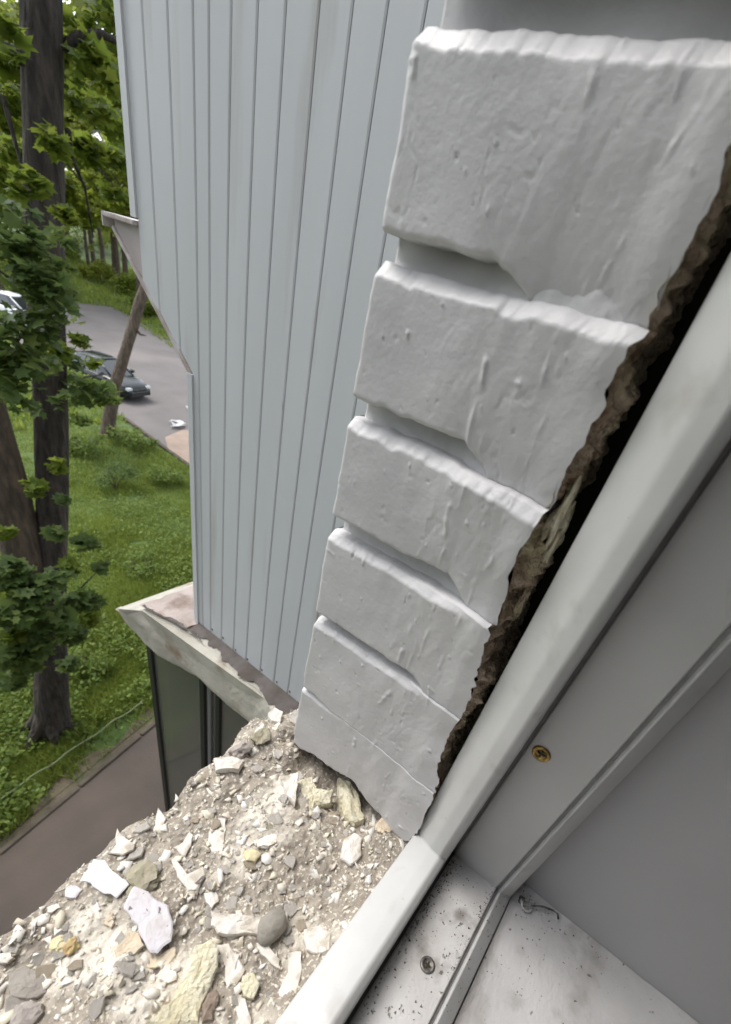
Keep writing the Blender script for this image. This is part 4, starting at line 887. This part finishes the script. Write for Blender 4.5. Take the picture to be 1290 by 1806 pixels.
led = gridobj('mortar_ledge', V, DUST, None, True, flip=False)
tag(led, 'broken grey brown mortar ledge outside the window, covered in rubble', 'ledge')
ledh = lambda x, y: float(lz(np.array(x), np.array(y)))

SHORT = {'brightest clean': 'brightest paint flake', 'long lilac': 'spotted lilac flake', 'ragged beige': 'ragged beige piece', 'large yellow foam slab': 'large yellow foam slab', 'upright white': 'upright white rectangular flake', 'white brick shaped': 'white brick shaped piece', 'rounded white': 'rounded white piece by the pier', 'pale cream foam': 'pale cream foam block', 'tall yellow foam': 'foam wedge under the pier', 'whitish block': 'topmost whitish block', 'small yellow nugget': 'small yellow foam nugget', 'curved white': 'hook shaped flake', 'spiky white': 'spiky white flake', 'narrow white': 'narrow flake near the glazing', 'big mauve': 'big mauve corner lump', 'flat grey': 'flat grey mortar pad', 'forked white': 'forked white patch', 'wedge shaped': 'wedge shaped flake', 'white plaster patch': 'patch touching the frame lip', 'greyish oval': 'greyish oval chip', 'white chip at the left': 'chip at the picture edge', 'white lump on': 'lump on the corner heap', 'round grey': 'round grey stone', 'olive grey mortar lump right': 'olive mortar lump', 'orange brown': 'orange brown crumb', 'crumbly beige': 'beige lump in the corner', 'white flake with a': 'flake with a pointed corner'}
LAND = []
def landmark(o, label):
    for k_, v_ in SHORT.items():
        if label.startswith(k_): LAND.append((o, 'the ' + v_))
def slabpoly(name, label, cat, pix, m, th, lift=.0, tilt=(0, 0), group=None, rough_=.0012, seed=0, z0=-.512, curl=0, dome=0):
    """broken flake from its outline on the ledge: real thickness, chipped rim"""
    r = random.Random(seed * 13 + 5); pts = [hit(px, py, 2, z0) for px, py in pix]; P = []; th = th * .7
    n = len(pts)
    for i in range(n):                       # chip the outline
        a, b = pts[i], pts[(i + 1) % n]; k_ = max(2, int(math.dist(a, b) / .006))
        for q_ in range(k_):
            t = q_ / k_; s_ = 0 if q_ == 0 else 1
            P.append((a[0] + (b[0] - a[0]) * t + r.uniform(-1, 1) * rough_ * s_, a[1] + (b[1] - a[1]) * t + r.uniform(-1, 1) * rough_ * s_))
    cx = sum(p[0] for p in P) / len(P); cy = sum(p[1] for p in P) / len(P)
    gz = ledh(cx, cy) + lift; rad = max(math.dist(p, (cx, cy)) for p in P)
    def zt_(x, y, d): return tilt[0] * (x - cx) + tilt[1] * (y - cy) + curl * ((x - cx) ** 2 + (y - cy) ** 2) / max(rad, .001) + d
    bm = bmesh.new(); rings = []
    for sc_, d in ((.97, -th * .6), (1.0, 0.0), (1.0, th * .6), (.93, th), (.62, th + dome * .7 * rad), (.3, th + dome * rad)):
        rg = []
        for (x, y) in P:
            xx = cx + (x - cx) * sc_; yy = cy + (y - cy) * sc_
            nz = mnoise.noise(Vector((xx * 120, yy * 120, seed))) * th * .45 if d > 0 else 0
            rg.append(bm.verts.new((xx - cx, yy - cy, zt_(xx, yy, d) + nz)))
        rings.append(rg)
    N_ = len(P)
    for a, b in zip(rings[:-1], rings[1:]):
        for i in range(N_): bm.faces.new((a[i], a[(i + 1) % N_], b[(i + 1) % N_], b[i]))
    c_ = bm.verts.new((0, 0, th + dome * rad + zt_(cx, cy, 0)))
    for i in range(N_): bm.faces.new((rings[-1][i], rings[-1][(i + 1) % N_], c_))
    bm.faces.new(rings[0][::-1])
    o = from_bm(name, bm, m, None); o.location = (cx, cy, gz); tag(o, label, cat, group)
    landmark(o, label); return o
def Z4(*a): return [(x * .6047, 1250 + y * .6047) for x, y in a]          # outlines read off an enlarged quarter
def Z2(*a): return [(350 + x * .3357, 1200 + y * .3357) for x, y in a]
def Z1(*a): return [(x * .3101, 1250 + y * .3101) for x, y in a]
S = slabpoly
S('plaster_flake', 'brightest clean white paint flake near the outer edge of the ledge', 'flake', Z1((540, 870), (600, 875), (640, 930), (700, 975), (738, 1005), (665, 1080), (560, 1035), (520, 1000), (460, 990)), BWHITE, .0025, .003, (.05, .1), seed=1)
S('plaster_flake', 'long lilac white flake with dark spots on one side', 'flake', Z1((770, 1030), (850, 1060), (905, 1110), (960, 1130), (985, 1220), (975, 1330), (900, 1400), (860, 1400), (820, 1330), (790, 1250), (710, 1160), (735, 1090)), LAV, .003, .004, (-.05, .08), seed=2)
S('plaster_flake', 'cream triangular piece partly under the lilac flake', 'flake', Z1((740, 1265), (800, 1290), (825, 1350), (760, 1410), (660, 1420), (650, 1380)), CREAM, .004, .0, (.0, .05), seed=3)
S('plaster_flake', 'ragged beige piece in front of the lilac flake', 'flake', Z1((830, 1370), (900, 1400), (1000, 1340), (1000, 1400), (960, 1450), (880, 1470), (800, 1460), (780, 1430)), CREAM, .004, .0, seed=4)
S('foam_chunk', 'large yellow foam slab at the bottom of the picture', 'foam', Z1((1110, 1370), (1200, 1330), (1245, 1380), (1240, 1480), (1200, 1600), (1150, 1700), (1130, 1800), (930, 1830), (830, 1800), (960, 1720), (1010, 1620), (1050, 1480)), FOAM, .008, .002, (.06, .05), seed=5, dome=.05)
S('plaster_flake', 'upright white rectangular flake in the middle of the ledge', 'flake', Z2((65, 710), (145, 710), (140, 800), (128, 900), (62, 895), (55, 800)), FLAKE, .004, .001, (.05, .0), seed=6)
S('plaster_flake', 'white brick shaped plaster piece beside the round grey stone', 'flake', Z2((65, 1225), (150, 1235), (340, 1245), (325, 1345), (200, 1345), (100, 1340), (65, 1300)), FLAKE, .007, .001, (.0, .05), seed=7)
S('plaster_flake', 'rounded white piece with a dark gap around it near the pier', 'flake', Z2((760, 840), (820, 800), (860, 830), (858, 920), (800, 975), (745, 940)), FLAKE, .006, .001, seed=8, dome=.08)
S('foam_chunk', 'pale cream foam block with a flat white left face near the pier', 'foam', Z2((425, 530), (520, 515), (510, 640), (505, 670), (460, 620)), FLAKE, .010, .002, (.1, .0), seed=9)
S('foam_chunk', 'lumpy yellow foam piece right of the pale cream block', 'foam', Z2((520, 515), (600, 490), (625, 560), (720, 570), (700, 640), (620, 650), (595, 715), (520, 680)), FOAM, .011, .002, (.05, .0), seed=10, dome=.1)
S('foam_chunk', 'tall yellow foam wedge standing in the hollow under the pier', 'foam', Z2((740, 490), (800, 520), (850, 590), (880, 720), (830, 740), (770, 700), (745, 600)), FOAM, .016, .004, (.1, .0), seed=11, dome=.1)
S('plaster_flake', 'whitish block near the outer edge, topmost on the ledge', 'flake', Z2((80, 430), (180, 425), (240, 450), (215, 490), (90, 495)), FLAKE, .008, .002, seed=12)
S('foam_chunk', 'small yellow nugget in the middle of the rubble', 'foam', Z2((240, 900), (290, 890), (330, 920), (300, 960), (250, 955)), mat('bright yellow foam', (.66, .60, .36), (.62, .54, .36), scale=60, rough=.9, bump=.002), .005, .001, seed=13, dome=.15)
S('plaster_flake', 'curved white flake shaped like a hook', 'flake', Z1((975, 850), (1010, 870), (1040, 920), (1070, 970), (1110, 980), (1160, 900), (1170, 960), (1120, 1030), (1070, 1035), (1020, 970), (990, 900)), FLAKE, .003, .001, seed=14)
S('plaster_flake', 'white flake with a pointed upper corner left of the upright flake', 'flake', Z1((985, 790), (1040, 760), (1080, 700), (1100, 720), (1090, 780), (1055, 835), (1020, 815)), FLAKE, .003, .002, (.1, .1), seed=15)
S('plaster_flake', 'spiky white flake on the outer edge of the ledge', 'flake', Z1((668, 680), (710, 730), (770, 770), (760, 800), (700, 830), (620, 820), (660, 770)), FLAKE, .003, .001, (.03, .05), seed=16)
S('plaster_flake', 'narrow white flake at the outer edge near the glazing', 'flake', Z1((900, 560), (945, 620), (905, 705), (870, 695), (885, 630)), FLAKE, .003, .001, (.03, .05), seed=17)
S('mortar_lump', 'big mauve grey mortar lump in the bottom left corner', 'lump', Z1((80, 1680), (160, 1650), (240, 1670), (250, 1720), (180, 1800), (40, 1810)), MSTONE, .010, .001, seed=18, dome=.12)
S('mortar_lump', 'flat grey brown mortar pad at the left picture edge', 'lump', Z1((40, 1490), (130, 1440), (250, 1500), (260, 1600), (150, 1640), (40, 1620)), mat('grey mortar pad', (.34, .31, .27), (.28, .25, .22), scale=30, rough=.95, bump=.002, bscale=200), .005, .0, seed=19, dome=.05)
S('stone', 'brown stone beside the yellow foam slab at the bottom', 'stone', Z1((1180, 1640), (1230, 1610), (1245, 1680), (1210, 1790), (1150, 1800), (1150, 1700)), BSTONE, .008, .001, seed=20, dome=.2)
S('plaster_flake', 'forked white plaster patch below the round grey stone', 'flake', Z2((95, 1385), (160, 1380), (215, 1460), (250, 1520), (200, 1600), (205, 1680), (130, 1800), (110, 1700), (140, 1560), (150, 1460)), FLAKE, .004, .001, seed=21)
S('plaster_flake', 'wedge shaped white flake right of the forked patch', 'flake', Z2((305, 1380), (370, 1400), (430, 1470), (435, 1520), (380, 1490), (330, 1440)), FLAKE, .004, .001, seed=22)
S('foam_chunk', 'yellowish disc of foam below the wedge shaped flake', 'foam', Z2((230, 1560), (290, 1540), (325, 1600), (290, 1680), (240, 1670), (215, 1610)), FOAM, .005, .001, seed=23, dome=.12)
S('plaster_flake', 'white plaster patch touching the bright frame lip', 'flake', Z2((555, 1310), (640, 1290), (700, 1330), (690, 1420), (620, 1440), (570, 1420), (550, 1360)), FLAKE, .005, .001, seed=24)
S('plaster_flake', 'chalky white patch low beside the frame lip', 'flake', Z2((470, 1440), (540, 1430), (545, 1520), (520, 1620), (450, 1700), (420, 1640), (470, 1540)), FLAKE, .004, .001, seed=25)
S('plaster_flake', 'cream chip left of the yellow foam slab', 'flake', Z1((905, 1545), (960, 1480), (1005, 1500), (1005, 1550), (950, 1570)), FLAKE, .003, .002, seed=26)
S('plaster_flake', 'long white strip at the bottom beside the forked patch', 'flake', Z2((205, 1660), (245, 1680), (280, 1790), (270, 1850), (215, 1840), (195, 1740)), FLAKE, .004, .001, seed=27)
S('plaster_flake', 'greyish oval chip left of the brightest flake', 'flake', Z1((370, 1010), (430, 995), (470, 1020), (430, 1070), (365, 1060)), LAV, .004, .001, seed=28)
S('plaster_flake', 'small cream block on the outer edge left of the greyish oval chip', 'flake', Z1((262, 1125), (330, 1100), (345, 1125), (290, 1155), (262, 1150)), FLAKE, .005, .001, seed=29)
S('plaster_flake', 'white chip at the left picture edge', 'flake', Z1((-30, 1390), (60, 1380), (80, 1410), (40, 1440), (-30, 1430)), FLAKE, .004, .001, seed=30)
S('plaster_flake', 'small pale square chip right of the lumpy yellow foam', 'flake', Z2((665, 575), (715, 580), (705, 635), (665, 625)), FLAKE, .004, .008, (.2, .2), seed=31)
S('plaster_flake', 'knobbly white chip left of the brick shaped piece', 'flake', Z2((30, 1115), (95, 1110), (110, 1160), (70, 1200), (45, 1170)), FLAKE, .005, .001, seed=32)
S('plaster_flake', 'white lump on the heap at the pier corner', 'flake', Z2((365, 180), (400, 155), (445, 175), (430, 225), (385, 215)), FLAKE, .007, .003, (.2, .1), seed=33)
S('plaster_flake', 'white sliver below the lump on the corner heap', 'flake', Z2((295, 280), (340, 245), (330, 290), (300, 315)), FLAKE, .005, .003, (.2, .1), seed=34)
S('plaster_flake', 'bone white chip above the small yellow nugget', 'flake', Z2((300, 850), (360, 820), (430, 820), (430, 860), (370, 880), (310, 885)), FLAKE, .004, .001, seed=35)
S('plaster_flake', 'pinkish chip on the grey dust left of the lilac flake', 'flake', Z1((600, 1170), (640, 1150), (650, 1210), (630, 1240), (590, 1220)), CREAM, .003, .001, seed=36)
def stn(name, label, pix, rx, ry, rz_, m, seed, cat='stone'):
    p = hit(pix[0], pix[1], 2, -.508); o = blob(name, (0, 0, 0), 1.0, m, None, seed, (rx, ry, rz_), 3, .18 if 'round' in label else .5)
    if 'round' not in label: o.data.polygons.foreach_set('use_smooth', [False] * len(o.data.polygons))
    o.location = (p[0], p[1], ledh(p[0], p[1]) + rz_ * .45); tag(o, label, cat); landmark(o, label); return o
stn('stone', 'round grey stone right of the white brick shaped piece', (480, 1634), .017, .012, .010, STONE, 3)
stn('stone', 'grey stone on the outer edge above the whitish block', (427, 1322), .013, .010, .008, MSTONE, 5)
stn('mortar_lump', 'olive grey mortar lump right of the brightest flake', (250, 1548), .016, .017, .006, mat('olive mortar', (.30, .27, .19), (.36, .33, .25), scale=60, rough=.95, bump=.002), 6, 'lump')
stn('crumb', 'orange brown crumb on the left part of the ledge', (124, 1664), .006, .006, .004, ORANGE, 7, 'crumb')
stn('crumb', 'yellow crumb left of the orange brown one', (103, 1658), .008, .006, .004, MATS['bright yellow foam'], 8, 'crumb')
stn('mortar_lump', 'olive grey mortar lump on the heap at the pier corner', (462, 1300), .014, .012, .008, MATS['olive mortar'], 11, 'lump')
stn('mortar_lump', 'brown mortar lump touching the pier corner', (505, 1290), .012, .012, .010, DUST, 12, 'lump')
stn('mortar_lump', 'crumbly beige lump in the corner between pier and frame', (683, 1452), .012, .010, .006, CREAM, 13, 'lump')

# medium flakes that nothing tells apart
protos = []
for i in range(7):
    r = random.Random(400 + i); bm = bmesh.new(); n = r.randint(5, 8); a0 = r.uniform(0, 6); el = r.uniform(.45, 1)
    ring = [(math.cos(a0 + 6.283 * k_ / n) * r.uniform(.6, 1.1), math.sin(a0 + 6.283 * k_ / n) * r.uniform(.6, 1.1) * el) for k_ in range(n)]
    A = [bm.verts.new((x, y, -.1)) for x, y in ring]; B = [bm.verts.new((x * .9, y * .9, .28 + r.uniform(-.1, .12))) for x, y in ring]
    c_ = bm.verts.new((0, 0, .34)); bm.faces.new(A[::-1])
    for k_ in range(n): bm.faces.new((A[k_], A[(k_ + 1) % n], B[(k_ + 1) % n], B[k_])); bm.faces.new((B[k_], B[(k_ + 1) % n], c_))
    bmesh.ops.recalc_face_normals(bm, faces=bm.faces); me = bpy.data.meshes.new('small_flake'); bm.to_mesh(me); bm.free(); protos.append(me)
fam = []
for m_ in (FLAKE, CREAM, MSTONE, FOAM):
    for me in protos[:5]: q = me.copy(); q.materials.append(m_); fam.append(q)
r = random.Random(77); cnt = 0; small = []
labels = {0: ('small white plaster flake lying in the mortar dust', 'small white flakes in the dust'), 1: ('small cream plaster chip lying in the mortar dust', 'small cream chips in the dust'), 2: ('small mauve grey mortar chip lying in the dust', 'small grey mortar chips in the dust'), 3: ('small yellow foam crumb lying in the dust', 'small yellow foam crumbs in the dust')}
while cnt < 270:
    x = r.uniform(-.06, .345); y = r.uniform(.05, .285)
    if y > float(yout(np.array(x))) - .004 or (x > .285 and y < .232): continue
    k_ = r.choices([0, 1, 2, 3], [.72, .2, .03, .05])[0]; me = fam[k_ * 5 + r.randrange(5)]
    s_ = .0034 + .0085 * r.random() ** 2.6
    o = bpy.data.objects.new('small_flake', me); COL.objects.link(o); o.location = (x, y, ledh(x, y) + .0005 + s_ * .1); o.scale = (s_, s_, s_ * r.uniform(.2, .45)); o.rotation_euler = (r.uniform(-.35, .35), r.uniform(-.35, .35), r.uniform(0, 6.28))
    small.append((o, k_)); cnt += 1
# every small flake is described from the nearest large piece
def pixel(p):
    c = MR.T @ np.array(p); return (PX + FPX * c[0] / c[2], PY + FPX * c[1] / c[2])
KN = ['small white flake', 'small cream chip', 'small grey mortar chip', 'small yellow crumb']
ORD = ['nearest', 'second', 'third', 'fourth', 'fifth', 'sixth', 'seventh', 'eighth', 'ninth', 'tenth', 'eleventh', 'twelfth', 'thirteenth', 'fourteenth', 'fifteenth', 'sixteenth', 'seventeenth', 'eighteenth', 'nineteenth', 'twentieth']
marks = [(pixel(o.location), n) for o, n in LAND]; bucket = {}
for o, k_ in small:
    p = pixel(o.location); d, q_ = min((math.dist(p, m_[0]), i) for i, m_ in enumerate(marks)); m_ = marks[q_]
    dx, dy = p[0] - m_[0][0], p[1] - m_[0][1]; w_ = ('right of' if dx > 0 else 'left of') if abs(dx) > abs(dy) else ('below' if dy > 0 else 'above')
    bucket.setdefault((k_, q_, w_), []).append((d, o))
for (k_, q_, w_), L_ in bucket.items():
    L_.sort(key=lambda t: t[0])
    for i, (d, o) in enumerate(L_):
        tag(o, (KN[k_] + ' ' if len(L_) == 1 else (ORD[i] + (' nearest ' if i else ' ') + KN[k_] + ' ')) + w_ + ' ' + marks[q_][1], 'flake', KN[k_] + 's in the mortar dust')
def f_led(r, n):
    x = r.uniform(-.12, .37, n); y = r.uniform(.036, .30, n); dens = .45 + .55 * sstep(-.3, .6, fbm(x * 18, y * 18, 190, 3)) + .3 * sstep(.16, .05, y)
    ok = (y < yout(x) - .001) & ~((x > .30) & (y < .230)) & (r.uniform(0, 1, n) < dens); x, y = x[ok], y[ok]
    return np.stack([x, y, lz(x, y)], -1)
specks('rubble_crumbs', 'fine white, cream and grey crumbs covering the mortar ledge', 11000, f_led, .00035, .0024, 310, CRUMB, 'rubble')

def f_fl(r, n):
    P = f_led(r, n); P[:, 2] += .0006; return P
def flat_flakes(name, label, n, seed, m, s0, s1):
    r = np.random.default_rng(seed); P = f_fl(r, n); n = len(P); k = 6; a = np.sort(r.uniform(0, 2 * np.pi, (n, k)), 1); rad = r.uniform(.55, 1.15, (n, k)) * (s0 + (s1 - s0) * r.power(.45, n))[:, None]
    el = r.uniform(.45, 1, n)[:, None]; rot = r.uniform(0, 6.28, n)[:, None]; x = np.cos(a) * rad; y = np.sin(a) * rad * el
    X = x * np.cos(rot) - y * np.sin(rot); Y = x * np.sin(rot) + y * np.cos(rot); tx, ty_ = r.normal(0, .28, (n, 1)), r.normal(0, .28, (n, 1)); Z = X * tx + Y * ty_; th = r.uniform(.0004, .0016, (n, 1))
    top = np.stack([X, Y, Z + th], -1) + P[:, None]; bot_ = np.stack([X, Y, Z - .0008], -1) + P[:, None]
    V = np.concatenate([top, bot_], 1).reshape(-1, 3); F4 = []
    for q_ in range(k): F4.append((q_, k + q_, k + (q_ + 1) % k, (q_ + 1) % k))
    base = (np.arange(n) * 2 * k)
    idx = np.concatenate([(base[:, None] + np.arange(k)[None]), *[(base[:, None] + np.array(f)[None]) for f in F4]], 1).reshape(-1)
    tot = np.tile(np.array([k] + [4] * k), n); st = np.concatenate([[0], np.cumsum(tot)[:-1]])
    me = bpy.data.meshes.new(name); me.vertices.add(len(V)); me.vertices.foreach_set('co', V.reshape(-1).astype(np.float32)); me.loops.add(len(idx)); me.loops.foreach_set('vertex_index', idx.astype(np.int32))
    me.polygons.add(len(tot)); me.polygons.foreach_set('loop_start', st.astype(np.int32)); me.polygons.foreach_set('loop_total', tot.astype(np.int32)); me.update(calc_edges=True); me.materials.append(m)
    o = bpy.data.objects.new(name, me); COL.objects.link(o); tag(o, label, 'rubble', kind='stuff')
flat_flakes('paint_flakes', 'countless thin cream and white paint flakes mixed into the dust of the ledge', 1900, 320, leaf_mat('thin flakes', [(.76, .72, .66), (.68, .62, .53), (.78, .76, .72), (.56, .50, .42), (.72, .67, .52)], trans=0, rough=.85), .0014, .0085)
